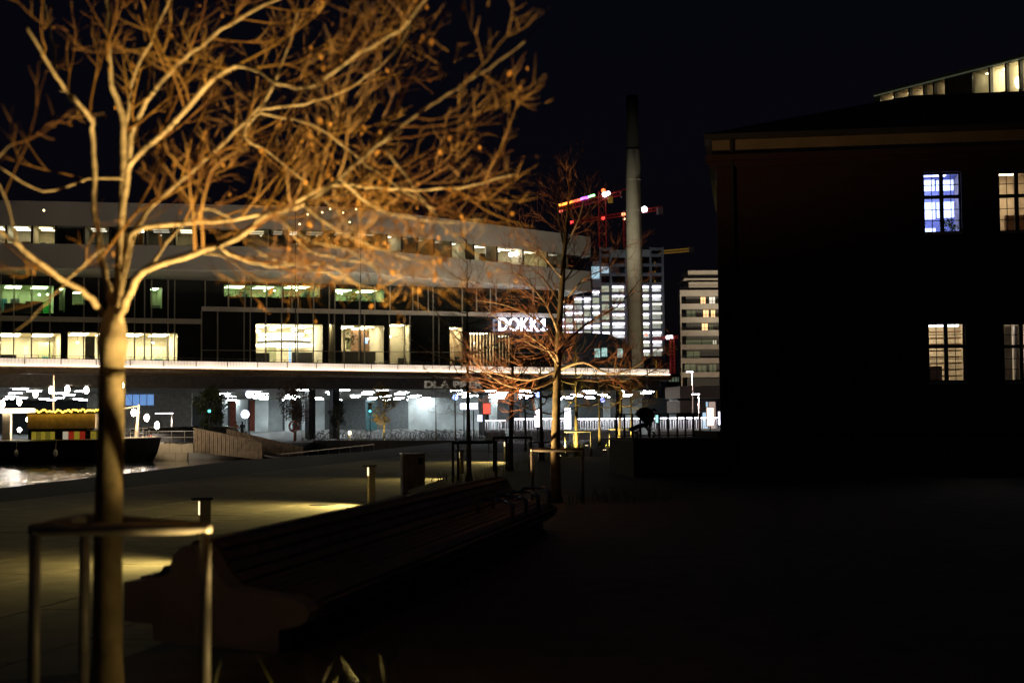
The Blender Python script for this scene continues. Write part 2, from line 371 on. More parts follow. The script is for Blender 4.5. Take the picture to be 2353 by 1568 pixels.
# ---- base wall: storeys
Z_B1t = Z_SOF - .12
sl_z1, sl_z0 = BW.hit(700, 709)[1], BW.hit(700, 719)[1]          # ledge right
ll_z1, ll_z0 = BW.hit(330, 731)[1], BW.hit(330, 742)[1]          # ledge left
sSTEP = BW.hit(462)[0]; sL = BW.hit(-150)[0]; sRr = BW.hit(1285)[0]
Z_DECK = DK.hit(882, 851)[1]
M_ledge = mat('pale_ledge', (.62, .56, .5), .6, vary=.08)
MB().wbox(BW, sSTEP, sRr, sl_z0, sl_z1, -1, .5).build('ledge', M_ledge, lib)
MB().wbox(BW, sL, sSTEP - .02, ll_z0, ll_z1, -1, .5).build('ledge', M_ledge, lib)
def storey(pl, a0, a1, z0, z1, openings, name='dark_glazing'):
    """dark glazing with openings (px0, px1, py0, py1, depth, wall material, light level, light colour)"""
    ops = []
    for (x0, x1, y0, y1, dp, wm, lv, lc) in openings:
        q0, qz1 = pl.hit(x0, (y0)); q1, _ = pl.hit(x1, y0); xm = (x0 + x1) / 2
        t1 = min(pl.hit(xm, y0)[1], z1 - .02); t0 = max(pl.hit(xm, y1)[1], z0 + .02)
        ops.append((max(q0, a0), min(q1, a1), t0, t1, dp, wm, lv, lc))
    ops.sort(); cur = a0
    for (q0, q1, t0, t1, dp, wm, lv, lc) in ops:
        if q0 > cur + .02: MB().wbox(pl, cur, q0, z0, z1, -.4, 0).build(name, M_dglass, lib)
        if t1 < z1 - .05: MB().wbox(pl, q0, q1, t1, z1, -.4, 0).build(name, M_dglass, lib)
        if t0 > z0 + .05: MB().wbox(pl, q0, q1, z0, t0, -.4, 0).build(name, M_dglass, lib)
        room(pl, q0 + .01, q1 - .01, t0, t1, dp, wm, lv, lc, lib, 10.0)
        MB().wbox(pl, q0, q1, t0, t1, -.10, -.08).build('window_pane', M_glass, lib)
        cur = q1
    if cur < a1 - .02: MB().wbox(pl, cur, a1, z0, z1, -.4, 0).build(name, M_dglass, lib)
M_slat = mat('slatted_wall', (.75, .6, .42), .7, vary=.15, scale=1.0)
storey(BW, sSTEP, sRr, sl_z1, Z_B1t, [(515, 648, 655, 682, 5, M_olive, 1.0, GRN), (652, 735, 655, 682, 5, M_olive, .9, GRN), (768, 883, 664, 692, 5, M_olive, 1.1, GRN)])
storey(BW, sSTEP, sRr, Z_DECK, sl_z0, [(588, 741, 744, 846, 9, M_cream, 1.0, WARM), (757, 767, 744, 846, 5, M_cream, 1.5, WARM), (784, 882, 747, 846, 9, M_cream, 2.0, WARM), (894, 943, 745, 846, 3, M_cream, 3.4, WARM),
                                       (1033, 1061, 752, 850, 3, M_slat, 4.0, WARM), (1068, 1140, 764, 850, 3, M_slat, 2.6, WARM), (1144, 1180, 770, 850, 3, M_slat, 1.2, WARM)])
storey(BW, sL, sSTEP, ll_z1, Z_B1t, [(-60, 124, 654, 718, 5, M_olive, 1.3, GRN), (136, 150, 660, 716, 4, M_olive, .7, GRN), (166, 196, 668, 700, 4, M_olive, .6, GRN), (346, 373, 660, 708, 4, M_olive, 1.1, GRN)])
storey(BW, sL, sSTEP, Z_DECK, ll_z0, [(-90, 140, 764, 838, 8, M_cream, 3.2, WARM), (156, 408, 764, 838, 8, M_cream, 3.2, WARM)])
for px in (462, 499, 560, 574, 610, 646, 683, 719, 755, 768, 790, 825, 837, 894, 929, 941, 995, 1008, 1062):
    a = BW.hit(px)[0]
    MB().wbox(BW, a - .06, a + .06, Z_DECK, sl_z0, .01, .22).build('mullion', M_mull, lib)
for px in (470, 524, 562, 576, 612, 648, 670, 684, 720, 756, 769, 826, 861, 896, 948, 960, 984, 995, 1062, 1095, 1127, 1140, 1226):
    a = BW.hit(px)[0]
    MB().wbox(BW, a - .06, a + .06, sl_z1, Z_B1t - .01, .01, .22).build('mullion', M_mull, lib)
for px in (-40, 0, 30, 71, 113, 191, 225, 308, 331, 347, 385, 400):
    a = BW.hit(px)[0]
    MB().wbox(BW, a - .06, a + .06, Z_DECK, ll_z0, .01, .22).build('mullion', M_mull, lib)
    MB().wbox(BW, a - .06, a + .06, ll_z1, Z_B1t - .01, .01, .22).build('mullion', M_mull, lib)
zt = BW.hit(700, 806)[1]
MB().wbox(BW, sSTEP, sRr, zt - .05, zt + .05, .03, .12).build('transom', M_mull, lib)
# vertical slats over the warm slatted wall
for i in range(16):
    a = BW.hit(1070)[0] + i * (BW.hit(1180)[0] - BW.hit(1070)[0]) / 15
    MB().wbox(BW, a - .10, a + .10, Z_DECK, BW.hit(1120, 764)[1], .02, .14).build('slat', M_dark, lib)
# contents of the bright foyer and cafe
M_bluel = glow('blue_sign_light', (.25, .45, 1), 1.8); M_ringl = glow('ring_lamp', (1, .9, .7), 6)
a, z = BW.hit(672, 782)
for dz, rr, m in ((0, 3.0, M_dark), (.35, 2.9, M_ringl), (.9, 2.2, M_ringl), (-.35, 3.3, M_ringl)):
    MB().ring(BW.P(a, z + dz, -4.2), rr, .13, 28, 6).build('ring_chandelier', m, lib)
for px, py in ((604, 757), (640, 752), (690, 754), (722, 758), (615, 766)):
    q, zz = BW.hit(px, py); MB().ball(BW.P(q, zz, -3.0), .42, 8, 5, .5).build('ceiling_lamp', M_ringl, lib)
for (x0, x1, y0, y1, dp, mm) in ((590, 628, 808, 846, 2, M_dark), (640, 662, 790, 846, 6, M_olive), (685, 735, 806, 846, 3, M_dark), (676, 680, 784, 830, 2.5, M_bluel), (744, 752, 744, 846, 1, M_dark),
                                 (787, 880, 805, 846, 3, M_dark), (838, 882, 752, 805, 6, mat('brown_wall', (.25, .14, .08), .8)), (864, 872, 770, 784, 5, M_bluel), (812, 822, 775, 800, 3, M_olive), (780, 784, 805, 846, .6, M_bluel),
                                 (60, 70, 790, 846, 4, M_white), (95, 130, 780, 846, 6, M_olive), (200, 222, 770, 846, 2, M_dark), (330, 400, 790, 846, 6, mat('pale_screen', (.55, .58, .45), .6)), (-20, 40, 812, 846, 2, M_dark)):
    inroom(BW, x0, x1, y0, y1, dp, mm)
inroom(BW, 84, 120, 690, 716, 2, M_greenf); inroom(BW, 10, 60, 694, 717, 1, M_dark); inroom(BW, 60, 100, 690, 717, 1, M_dark)
def leafball(mb, c, r, n, rn, size, flat=.8):
    for _ in range(n):
        while True:
            p = Vector((rn.uniform(-1, 1), rn.uniform(-1, 1), rn.uniform(-1, 1)))
            if .15 < p.length < 1: break
        q = Vector(c) + Vector((p.x * r, p.y * r, p.z * r * flat)); d = Vector((rn.gauss(0, 1), rn.gauss(0, 1), rn.gauss(0, 1))).normalized(); e = d.orthogonal().normalized() * size * rn.uniform(.5, 1.2); f_ = d.cross(e).normalized() * size * rn.uniform(.5, 1)
        mb.face(q - e, q + f_ * .5, q + e, q - f_ * .5)
for px0, px1, py, n in ((530, 640, 684, 160), (655, 735, 686, 120), (775, 880, 690, 200), (800, 822, 780, 60)):
    mb = MB(); rn = random.Random(px0)
    for _ in range(7):
        q, zz = BW.hit(rn.uniform(px0, px1), py); leafball(mb, BW.P(q, zz + .2, -1.3), .9, n // 5, rn, .22)
    mb.build('indoor_plant', M_leafgreen, lib)
# deck slab, rounded rim, fascia, lit balustrade
aD0, aD1 = DK.hit(-120)[0], DK.hit(1538)[0]
zB1 = DK.hit(882, 837)[1]; zRim = DK.hit(882, 867)[1]; Z_UND = DK.hit(882, 893)[1]
pD0, pD1 = DK.P(aD0, 0), DK.P(aD1, 0)
deck_poly = [(pD0.x, pD0.y), (pD1.x, pD1.y), (pD1.x - 20, pD1.y + 60), (pD1.x - 60, pD1.y + 150), (-110, 280), (-130, 150)]
def offs(pl, a, o): q = pl.P(a, 0, o); return (q.x, q.y)
MB().prism([offs(DK, aD0, -1.2), offs(DK, aD1 - .8, -1.2)] + [(p[0], p[1]) for p in deck_poly[2:]], Z_UND, Z_DECK - .35).build('deck_slab', M_conc, lib)
prof = [(-1.2, Z_DECK - .02), (.10, Z_DECK - .02), (.28, Z_DECK - .2), (.30, zRim + .35), (.15, zRim + .1), (-.2, zRim)]
MB().loft([DK.P(aD0, z, o) for o, z in prof + [(-1.2, zRim)]], [DK.P(aD1 + .2, z, o) for o, z in prof + [(-1.2, zRim)]]).build('deck_rim', mat('bronze_rim', (.28, .19, .11), .4, metal=.3), lib, True)
MB().wbox(DK, aD0, aD1 - .6, Z_UND + .004, zRim, -1.19, -.9).build('fascia', mat('fascia_panel', (.16, .14, .12), .7), lib)
n = 26; w = (aD1 - aD0) / n
for i in range(n):
    MB().wbox(DK, aD0 + w * i + .04, aD0 + w * (i + 1) - .04, Z_DECK + .1, zB1, -.05, 0).build('balustrade_panel', M_balus, lib)
    MB().wbox(DK, aD0 + w * i - .04, aD0 + w * i + .035, Z_DECK, zB1 + .05, -.12, .03).build('post', M_steel, lib)
MB().wbox(DK, aD0, aD1, Z_DECK - .01, Z_DECK + .07, -.02, .14).build('light_strip', M_led, lib)
MB().wbox(DK, aD0, aD1, zB1 + .04, zB1 + .10, -.14, .04).build('handrail', M_dark, lib)
# fine railing on the deck in front of the glazing
MB().wbox(DK, aD0, aD1 - 6, zB1 + .40, zB1 + .44, -3.02, -2.98).build('inner_rail', M_dark, lib)
for i in range(int((aD1 - 6 - aD0) / 1.2)):
    MB().wbox(DK, aD0 + 1.2 * i, aD0 + 1.2 * i + .04, Z_DECK, zB1 + .40, -3.02, -2.98).build('inner_post', M_dark, lib)
# columns and walls of the ground floor under the deck, ceiling lights
HC = VP(offs(DK, 0, -8), offs(DK, 60, -8))
for px, wd, o in ((510, .5, -3), (752, .75, -3), (808, .75, -3), (1180, .8, -5), (1250, .8, -5), (1462, 1.0, -3)):
    a = DK.hit(px)[0]; MB().wbox(DK, a - wd / 2, a + wd / 2, Z_FAR, Z_UND, o - wd, o).build('column', M_dark, lib)
M_hallw = mat('hall_concrete', (.6, .64, .63), .8, vary=.25, scale=.5); M_redw = mat('hall_red_panel', (.28, .06, .03), .7)
HB = VP((-30, 236), (30, 246))
MB().wbox(HB, -60, 100, Z_FAR, Z_UND, -.6, 0).build('hall_wall', mat('hall_dark_wall', (.14, .15, .15), .8), lib)
for (x0, x1, o, m) in ((520, 531, 18, M_hallw), (531, 549, 8, M_redw), (549, 574, 18, M_hallw), (574, 590, 8, M_redw), (590, 618, 22, M_hallw), (618, 648, 16, M_hallw), (652, 668, 20, M_hallw), (690, 740, 12, M_hallw), (826, 850, 16, mat('teal_glazing', (.05, .14, .15), .2)), (905, 1052, 26, M_hallw), (1060, 1100, 20, M_hallw), (1190, 1232, 16, M_hallw), (1336, 1420, 16, M_hallw), (1470, 1500, 30, M_hallw)):
    a0, a1 = HB.hit(x0)[0], HB.hit(x1)[0]; MB().wbox(HB, a0, a1, Z_FAR, Z_UND - .004, o - .5, o).build('hall_wall_panel', m, lib)
M_ceil = glow('ceiling_disc', (.84, .95, 1), 110)
cme = None
for r_ in range(8):
    for c_ in range(30):
        a = -40 + c_ * 4.6 + (r_ % 2) * 1.5; o = -3.5 - r_ * 10.5
        q = DK.P(a + r_ * 3.2, Z_UND - .07, o)
        if cme is None: cme = MB().box((0, 0, 0), (1.2, .34, .06)).mesh('ceiling_light', M_ceil)
        pxx = q.x / q.y * FPX + CX
        if 200 < pxx < 515 or pxx > 1500 or pxx < -60 or (c_ * 7 + r_ * 5) % 4 == 0: continue
        ob = bpy.data.objects.new('ceiling_light', cme); COL.objects.link(ob); ob.parent = lib; ob.location = q - lib.location; ob.rotation_euler = (0, 0, .1)
# blue lit window block on the left under the deck
pl = VP((-60, 150), (0, 156))
a0, z1 = pl.hit(288, 906); a1, z0 = pl.hit(354, 930)
for i in range(4):
    MB().wbox(pl, a0 + (a1 - a0) * i / 4 + .05, a0 + (a1 - a0) * (i + 1) / 4 - .05, z0, z1, 0, .1).build('lit_window', glow('blue_window', (.22, .45, .95), .55), lib)
a0, z1 = pl.hit(200, 900); a1, z0 = pl.hit(440, 990)
MB().wbox(pl, a0, a1, Z_FAR, Z_UND - .01, -.6, -.05).build('hall_wall', mat('grey_render', (.2, .18, .15), .8), lib)
# facade wash: lights added on the deck to brighten the upper volume
def fill_light(a, energy, aim, col=(1, .86, .62)):
    b = DK.P(a, Z_DECK, -2.0)
    t = thing('fill_light', 'added small black floodlight on the deck behind the glowing balustrade', 'fill_light', b, 'added fill lights on the deck')
    MB().box((0, 0, .03), (.3, .3, .06)).build('base', M_dark, t, local=True); MB().tube([(0, 0, .06), (0, 0, .35)], .03).build('stem', M_dark, t, local=True)
    MB().box((0, 0, .48), (.4, .22, .26)).build('housing', M_dark, t, local=True)
    MB().box((0, .05, .622), (.3, .1, .02)).build('lens', glow('fill_lens', (1, .9, .75), 3), t, local=True)
    lamp('SPOT', 'fill_beam', t, (0, 0, .75), energy, col, .15, aim, 150, .8)
for a, e in ((-8, 700), (4, 800), (16, 1400), (28, 3000), (40, 4200), (52, 4400)):
    fill_light(a, e, (0.05, .25, 1))
# roof-edge sign letters
def text_mesh(s, size, ext):
    cu = bpy.data.curves.new('t', 'FONT'); cu.body = s; cu.size = size; cu.extrude = ext; cu.align_x = 'LEFT'; cu.offset = .02 * size
    o = bpy.data.objects.new('t', cu); COL.objects.link(o); dg = bpy.context.evaluated_depsgraph_get()
    me = bpy.data.meshes.new_from_object(o.evaluated_get(dg)); bpy.data.objects.remove(o); return me
def one_mesh(size):
    k = size * .69; P_ = [(.0, 0), (.70, 0), (.70, .17), (.46, .17), (.46, 1), (.30, 1), (-.06, .74), (-.06, .55), (.24, .70), (.24, .17), (.0, .17)]
    me = bpy.data.meshes.new('one'); n = len(P_); me.from_pydata([(x * k, y * k, z) for z in (-.06, .06) for x, y in P_], [], [tuple(range(n)), tuple(reversed(range(n, 2 * n)))] + [(i, (i + 1) % n, n + (i + 1) % n, n + i) for i in range(n)]); return me
def sign(name, label, s, pl, px0, px1, py0, py1, m, out, bold=.02):
    a0, zb = pl.hit(px0, py1); a1, zt_ = pl.hit(px1, py0); zb = pl.hit((px0 + px1) / 2, py1)[1]; zt_ = pl.hit((px0 + px1) / 2, py0)[1]
    base = pl.P(a0, zb, out); t = thing(name, label, 'sign', base)
    t.rotation_euler = (0, 0, pl.rz)
    cu_w = 0; h = zt_ - zb; size = h / .69
    mes = []
    for ch in s:
        me = one_mesh(size) if ch == '1' else text_mesh(ch, size, .06) if ch != ' ' else None
        if me: xs = [v.co.x for v in me.vertices]; mes.append((me, min(xs), max(xs)))
        else: mes.append((None, 0, size * .22))
    tot = sum(b - a for _, a, b in mes) + (len(s) - 1) * size * .07; k = (a1 - a0) / tot; x = 0
    for me, a, b in mes:
        if me:
            for v in me.vertices: v.co = Vector(((v.co.x - a) * k + x * k, -v.co.z, v.co.y))
            me.materials.append(m); o = bpy.data.objects.new('letter', me); COL.objects.link(o); o.parent = t
        x += (b - a) + size * .07
    return t
M_sign = glow('sign_white', (.74, .77, 1), 9)
sign('roof_sign', 'large glowing white DOKK1 letters on the facade ledge', 'DOKK1', BW, 1139, 1250, 732, 760, M_sign, .9)
sign('fascia_sign', 'pale DLA PIPER letters on the dark fascia under the deck', 'DLA PIPER', DK, 986, 1118, 875, 890, mat('sign_grey', (.6, .55, .45), .6, emit=(.8, .7, .55), es=.22), -.82)

# ================================================================== FAR BUILDINGS, CHIMNEY, CRANES
# --- chimney
D = 330.0
b = A(1462, 900, D); b.z = Z_FAR
t = thing('chimney', 'tall pale concrete chimney with a narrower dark top section', 'chimney', b)
z1 = A(1457, 345, D).z; z2 = A(1456, 221, D).z; rr = 18 * D / FPX
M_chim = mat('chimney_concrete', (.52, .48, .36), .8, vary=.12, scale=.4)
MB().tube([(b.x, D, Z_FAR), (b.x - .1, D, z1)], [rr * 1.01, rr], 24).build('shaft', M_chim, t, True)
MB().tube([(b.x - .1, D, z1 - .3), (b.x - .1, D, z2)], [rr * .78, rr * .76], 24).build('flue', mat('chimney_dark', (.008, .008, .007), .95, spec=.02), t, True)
for k in range(1, 9):
    zz = Z_FAR + (z1 - Z_FAR) * k / 9; MB().ring((b.x - .06, D, zz), rr * 1.0, .06, 24, 4).build('joint_band', M_conc, t)
def uplight_on(root, loc, energy, aim, col, cone=60, size=.3, name='fill_beam', local=False):
    return lamp('SPOT', name, root, Vector(loc) - Vector(root.location), energy, col, size, aim, cone, .8)
def ground_fill_light(label, loc, energy, aim, col=(1, .9, .75), cone=70):  # lamp added to brighten a far building whose own light source is unseen
    t = thing('fill_light', label, 'fill_light', loc)
    MB().box((0, 0, .1), (.8, .5, .2)).build('base', M_dark, t, local=True); MB().box((0, 0, .55), (.9, .5, .5)).build('housing', M_dark, t, local=True); MB().box((0, 0, .82), (.7, .35, .03)).build('lens', glow('fill_lens', (1, .9, .75), 3), t, local=True)
    lamp('SPOT', 'beam', t, (0, 0, 1.1), energy, col, .4, aim, cone, .9)
ground_fill_light('floodlight added to brighten the chimney, on its left', (b.x - 30, D - 58, Z_FAR), 130000, (30, 58, 60), (1, .92, .72), 40)  # two added lamps, brightening the upper shaft
ground_fill_light('floodlight added to brighten the chimney, on its right', (b.x + 30, D - 58, Z_FAR), 60000, (-30, 58, 60), (1, .92, .72), 40)
# --- tower under construction
D = 450.0
TP = VP((-100, D), (100, D + 8))
base = TP.P(TP.hit(1410)[0], Z_FAR)
tw = thing('tower_under_construction', 'tall unfinished concrete tower with bright work lights on every floor', 'building', base)
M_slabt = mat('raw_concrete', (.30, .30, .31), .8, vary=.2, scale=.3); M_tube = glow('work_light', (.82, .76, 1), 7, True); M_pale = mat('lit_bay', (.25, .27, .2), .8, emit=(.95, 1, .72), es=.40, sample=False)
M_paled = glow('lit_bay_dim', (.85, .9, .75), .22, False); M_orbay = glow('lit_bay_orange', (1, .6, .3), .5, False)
cols = [1382, 1406, 1441, 1470, 1498, 1526]
def zat(py, pl=TP, px=1450): return pl.hit(px, py)[1]
ylev = [584, 606, 628, 650] + [650 + 21.1 * k for k in range(1, 9)]
for py in ylev + [570]:
    a0, a1 = TP.hit(1382)[0], TP.hit(1527)[0]; z = zat(py)
    MB().wbox(TP, a0, a1, z - .7, z + .15, -16, 0).build('floor_slab', M_slabt, tw)
for px in cols:
    a = TP.hit(px)[0]; MB().wbox(TP, a - .35, a + .35, Z_FAR, zat(568), -.5, .35).build('column', M_slabt, tw)
MB().wbox(TP, TP.hit(1405)[0], TP.hit(1500)[0], Z_FAR, zat(566), -13, -7).build('core_wall', M_slabt, tw)
MB().wbox(TP, TP.hit(1407)[0], TP.hit(1442)[0], zat(592), zat(574), .4, .6).build('formwork_panel', mat('formwork', (.5, .53, .48), .7), tw)
MB().wbox(TP, TP.hit(1474)[0], TP.hit(1496)[0], zat(590), zat(574), .4, .6).build('formwork_panel', MATS['formwork'], tw)
rn = random.Random(5)
for i in range(len(ylev) - 1):
    zt_, zb_ = zat(ylev[i]), zat(ylev[i + 1])
    for c in range(len(cols) - 1):
        a0, a1 = TP.hit(cols[c])[0] + .4, TP.hit(cols[c + 1])[0] - .4
        if i < 3:
            if i == 1 and c in (0,): MB().wbox(TP, a0, a1, zb_ + .3, zt_ - .5, -2, -1.9).build('lit_bay', glow('lit_bay_blue', (.6, .85, 1), .7, False), tw)
            continue
        m = M_pale if c < 4 else M_paled
        if i == 8: m = M_orbay
        if i >= 9 and c < 3: continue
        MB().wbox(TP, a0, a1, zb_ + .25, zt_ - .45, -2.4, -2.3).build('lit_bay', m if rn.random() < .85 else M_paled, tw)
        if c in (1, 2, 3) or rn.random() < .3:
            MB().wbox(TP, a0 + .2, a1 - .2, zt_ - 1.45, zt_ - .95, -1.2, -.9).build('work_light', M_tube, tw)
        elif c == 4:
            MB().wbox(TP, a0, a1, zt_ - 1.2, zt_ - .5, -.3, 0).build('glowing_screen', mat('glowing_screen', (.6, .6, .55), .7, emit=(.95, .9, .8), es=1.1, sample=False), tw)  # screen given emission to carry the bright lit band along the floor
        MB().wbox(TP, a0, a1, zb_ + 1.0, zb_ + 1.08, 0, .06).build('guard_rail', M_dark, tw)
# lower wing on the left
WP = VP((-100, D - 12), (100, D - 6))
wc = [1284, 1300, 1320, 1342, 1362, 1382]; wy = [664, 680, 697, 712, 727, 742, 757, 772]
for i, py in enumerate(wy):
    lo = 1342 if i < 1 else 1320 if i < 2 else 1284
    z = zat(py, WP, 1330); MB().wbox(WP, WP.hit(lo)[0], WP.hit(1382)[0], z - .3, z + .1, -9, 0).build('floor_slab', M_slabt, tw)
    if i == len(wy) - 1: break
    z2_ = zat(wy[i + 1], WP, 1330)
    for c in range(5):
        if wc[c] < lo: continue
        a0, a1 = WP.hit(wc[c])[0] + .3, WP.hit(wc[c + 1])[0] - .3
        MB().wbox(WP, a0 - .5, a0 - .1, z2_, z, -.4, .2).build('column', M_slabt, tw)
        if i == 0 and c < 4: continue
        MB().wbox(WP, a0, a1, z2_ + .2, z - .4, -2, -1.9).build('lit_bay', M_pale if (i + c) % 4 else M_paled, tw)
        if (i * 2 + c) % 3: MB().wbox(WP, a0, a1, z - 1.1, z - .7, -1, -.7).build('work_light', M_tube, tw)
zt_ = zat(664, WP, 1362); MB().wbox(WP, WP.hit(1364)[0], WP.hit(1384)[0], zt_, zat(600, WP, 1370), -6, -.2).build('stair_core', M_slabt, tw)
zz = zat(598, WP, 1372); MB().wbox(WP, WP.hit(1362)[0], WP.hit(1380)[0], zat(640, WP, 1370), zat(612, WP, 1370), -.1, 0).build('site_banner', glow('banner_blue', (.55, .85, 1), .7, False), tw)
ground_fill_light('added floodlight before the unfinished tower', TP.P(TP.hit(1450)[0], Z_FAR, 40), 18000, (0, .62, 1), (.85, .9, 1), 70)  # added lamp that lifts the dark upper floors
# --- cranes
def lattice(mb, p, q, w, n, r=.12):
    p, q = Vector(p), Vector(q); ax = (q - p).normalized(); s_ = ax.cross(Vector((0, 1, 0))).normalized() * w / 2; e_ = Vector((0, 1, 0)) * w / 2
    cs = [s_ + e_, s_ - e_, -s_ - e_, -s_ + e_]
    for c in cs: mb.tube([p + c, q + c], r, 4)
    for k in range(n):
        for j in range(4):
            mb.tube([p + (q - p) * (k / n) + cs[j], p + (q - p) * ((k + 1) / n) + cs[(j + 1) % 4]], r * .6, 3, False)
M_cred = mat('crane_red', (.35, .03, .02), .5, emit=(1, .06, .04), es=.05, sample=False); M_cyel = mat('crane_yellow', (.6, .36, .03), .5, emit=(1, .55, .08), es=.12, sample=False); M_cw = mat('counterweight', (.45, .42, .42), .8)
def crane(label, D, mast_px, mast_top, mast_bot, jib0, jib1, cw, m, lights=(), w=2.0, cab=None):
    b = A(mast_px, mast_bot, D); t = thing('tower_crane', label, 'crane', (b.x, D, Z_FAR))
    top = A(mast_px, mast_top, D); mb = MB(); lattice(mb, (b.x, D, Z_FAR), (b.x, D, top.z), w, 26); mb.build('mast', m, t)
    p, q = A(*jib0, D), A(*jib1, D); mb = MB(); lattice(mb, p, q, w * .62, 22, .1); mb.build('jib', m, t)
    for (x, y) in cw: c = A(x, y, D); MB().box(c, (2.2, 2, 2.6)).build('counterweight', M_cw, t)
    if cab: MB().box(A(*cab, D), (1.6, 1.8, 2.2)).build('cab', M_cyel, t)
    for (x, y, s, col, es, L) in lights:
        c = A(x, y, D)
        if L: c2 = A(*L, D); MB().tube([c, c2], s, 6).build('light_strip', glow('crane_%d%d' % (x, y), col, es, False), t)
        else: MB().ball(c, s, 8, 5).build('work_lamp', glow('crane_%d%d' % (x, y), col, es, False), t)
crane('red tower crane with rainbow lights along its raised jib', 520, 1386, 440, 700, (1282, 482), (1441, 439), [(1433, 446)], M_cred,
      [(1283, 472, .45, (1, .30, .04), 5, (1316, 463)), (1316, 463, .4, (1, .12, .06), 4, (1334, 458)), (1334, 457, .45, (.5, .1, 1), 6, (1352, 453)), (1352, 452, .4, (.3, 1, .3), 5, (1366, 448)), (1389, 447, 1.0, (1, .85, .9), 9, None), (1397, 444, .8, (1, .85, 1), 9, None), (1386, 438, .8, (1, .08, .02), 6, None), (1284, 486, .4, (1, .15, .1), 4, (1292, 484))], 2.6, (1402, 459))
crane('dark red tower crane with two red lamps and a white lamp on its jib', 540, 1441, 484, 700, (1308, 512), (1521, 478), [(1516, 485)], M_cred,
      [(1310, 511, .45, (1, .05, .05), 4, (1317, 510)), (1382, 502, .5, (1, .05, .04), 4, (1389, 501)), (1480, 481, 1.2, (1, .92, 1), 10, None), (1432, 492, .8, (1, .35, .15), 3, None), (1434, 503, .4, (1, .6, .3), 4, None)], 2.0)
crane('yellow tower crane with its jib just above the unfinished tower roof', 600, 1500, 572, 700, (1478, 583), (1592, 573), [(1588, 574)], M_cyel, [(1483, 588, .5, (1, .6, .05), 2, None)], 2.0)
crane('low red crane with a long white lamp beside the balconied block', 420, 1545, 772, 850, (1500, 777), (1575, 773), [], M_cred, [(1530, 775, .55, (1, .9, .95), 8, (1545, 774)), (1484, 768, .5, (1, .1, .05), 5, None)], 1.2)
# --- balconied apartment block
D = 300.0; AP = VP((-60, D), (60, D + 3)); 
ap = thing('apartment_block', 'beige apartment block with stacked balconies and a few lit windows', 'building', AP.P(AP.hit(1620)[0], Z_FAR))
M_ap = mat('beige_render', (.40, .34, .28), .8, vary=.12, scale=.4); aL, aR = AP.hit(1565)[0], AP.hit(1740)[0]
zA = lambda py: AP.hit(1610, py)[1]
MB().wbox(AP, aL + 1.5, aR, Z_FAR, zA(664), -14, -1.6).build('wall', mat('recess_wall', (.09, .085, .08), .8), ap)
MB().wbox(AP, AP.hit(1586)[0], aR, zA(636), zA(620), -10, -1.0).build('penthouse', M_ap, ap); MB().wbox(AP, AP.hit(1575)[0], aR, zA(642), zA(639), -10, 0).build('roof_slab', M_ap, ap)
MB().wbox(AP, AP.hit(1587)[0], aR, zA(660), zA(647), -10, -.8).build('penthouse', M_ap, ap)
bands = [(666, 679), (697, 709), (728, 740), (758, 771), (791, 802), (822, 834), (854, 866)]
for i, (y0, y1) in enumerate(bands):
    MB().wbox(AP, aL, aR, zA(y1), zA(y0), -1.5, 0).build('balcony', M_ap, ap)
    MB().wbox(AP, aL, aR, zA(y0) + .45, zA(y0) + .52, -.12, -.04).build('railing', M_dark, ap)
    MB().wbox(AP, aL, aL + .3, zA(y1 + 20), zA(y1), -.4, -.1).build('post', M_ap, ap)
WL = glow('warm_window', (1, .62, .28), 1.5, False); WL2 = glow('pale_window', (1, .9, .75), .9, False); WD = mat('dim_window', (.12, .13, .08), .3, emit=(.5, .55, .3), es=.10, sample=False)
for (x0, x1, y0, y1, m) in ((1612, 1623, 681, 697, WL), (1632, 1645, 681, 696, WL2), (1580, 1600, 712, 728, WD), (1618, 1630, 711, 728, WL), (1636, 1645, 711, 728, WL), (1615, 1628, 742, 757, WL), (1632, 1640, 744, 757, WD), (1578, 1650, 780, 791, WD), (1640, 1648, 781, 789, WL2), (1575, 1600, 836, 854, WD), (1605, 1625, 838, 854, WD), (1632, 1648, 836, 854, WD), (1580, 1610, 806, 820, WD)):
    a0, z1 = AP.hit(x0, y0); a1, z0 = AP.hit(x1, y1); w_ = MB().wbox(AP, a0, a1, z0, z1, -1.58, -1.5).build('window', m, ap)
    MB().wbox(AP, (a0 + a1) / 2 - .06, (a0 + a1) / 2 + .06, z0, z1, -1.49, -1.44).build('frame', M_dark, w_)
MB().wbox(AP, AP.hit(1595)[0], aR, Z_FAR, zA(868), -12, -1.0).build('base_wall', mat('base_dark', (.06, .055, .05), .8), ap)
ground_fill_light('floodlight added before the balconied block, by its left corner', AP.P(AP.hit(1575)[0], Z_FAR, 38), 15000, (0, 38, 16), (1, .82, .6), 110)  # two added lamps that lighten the balcony fronts
ground_fill_light('floodlight added before the balconied block, by its middle', AP.P(AP.hit(1650)[0], Z_FAR, 38), 15000, (0, 38, 16), (1, .82, .6), 110)
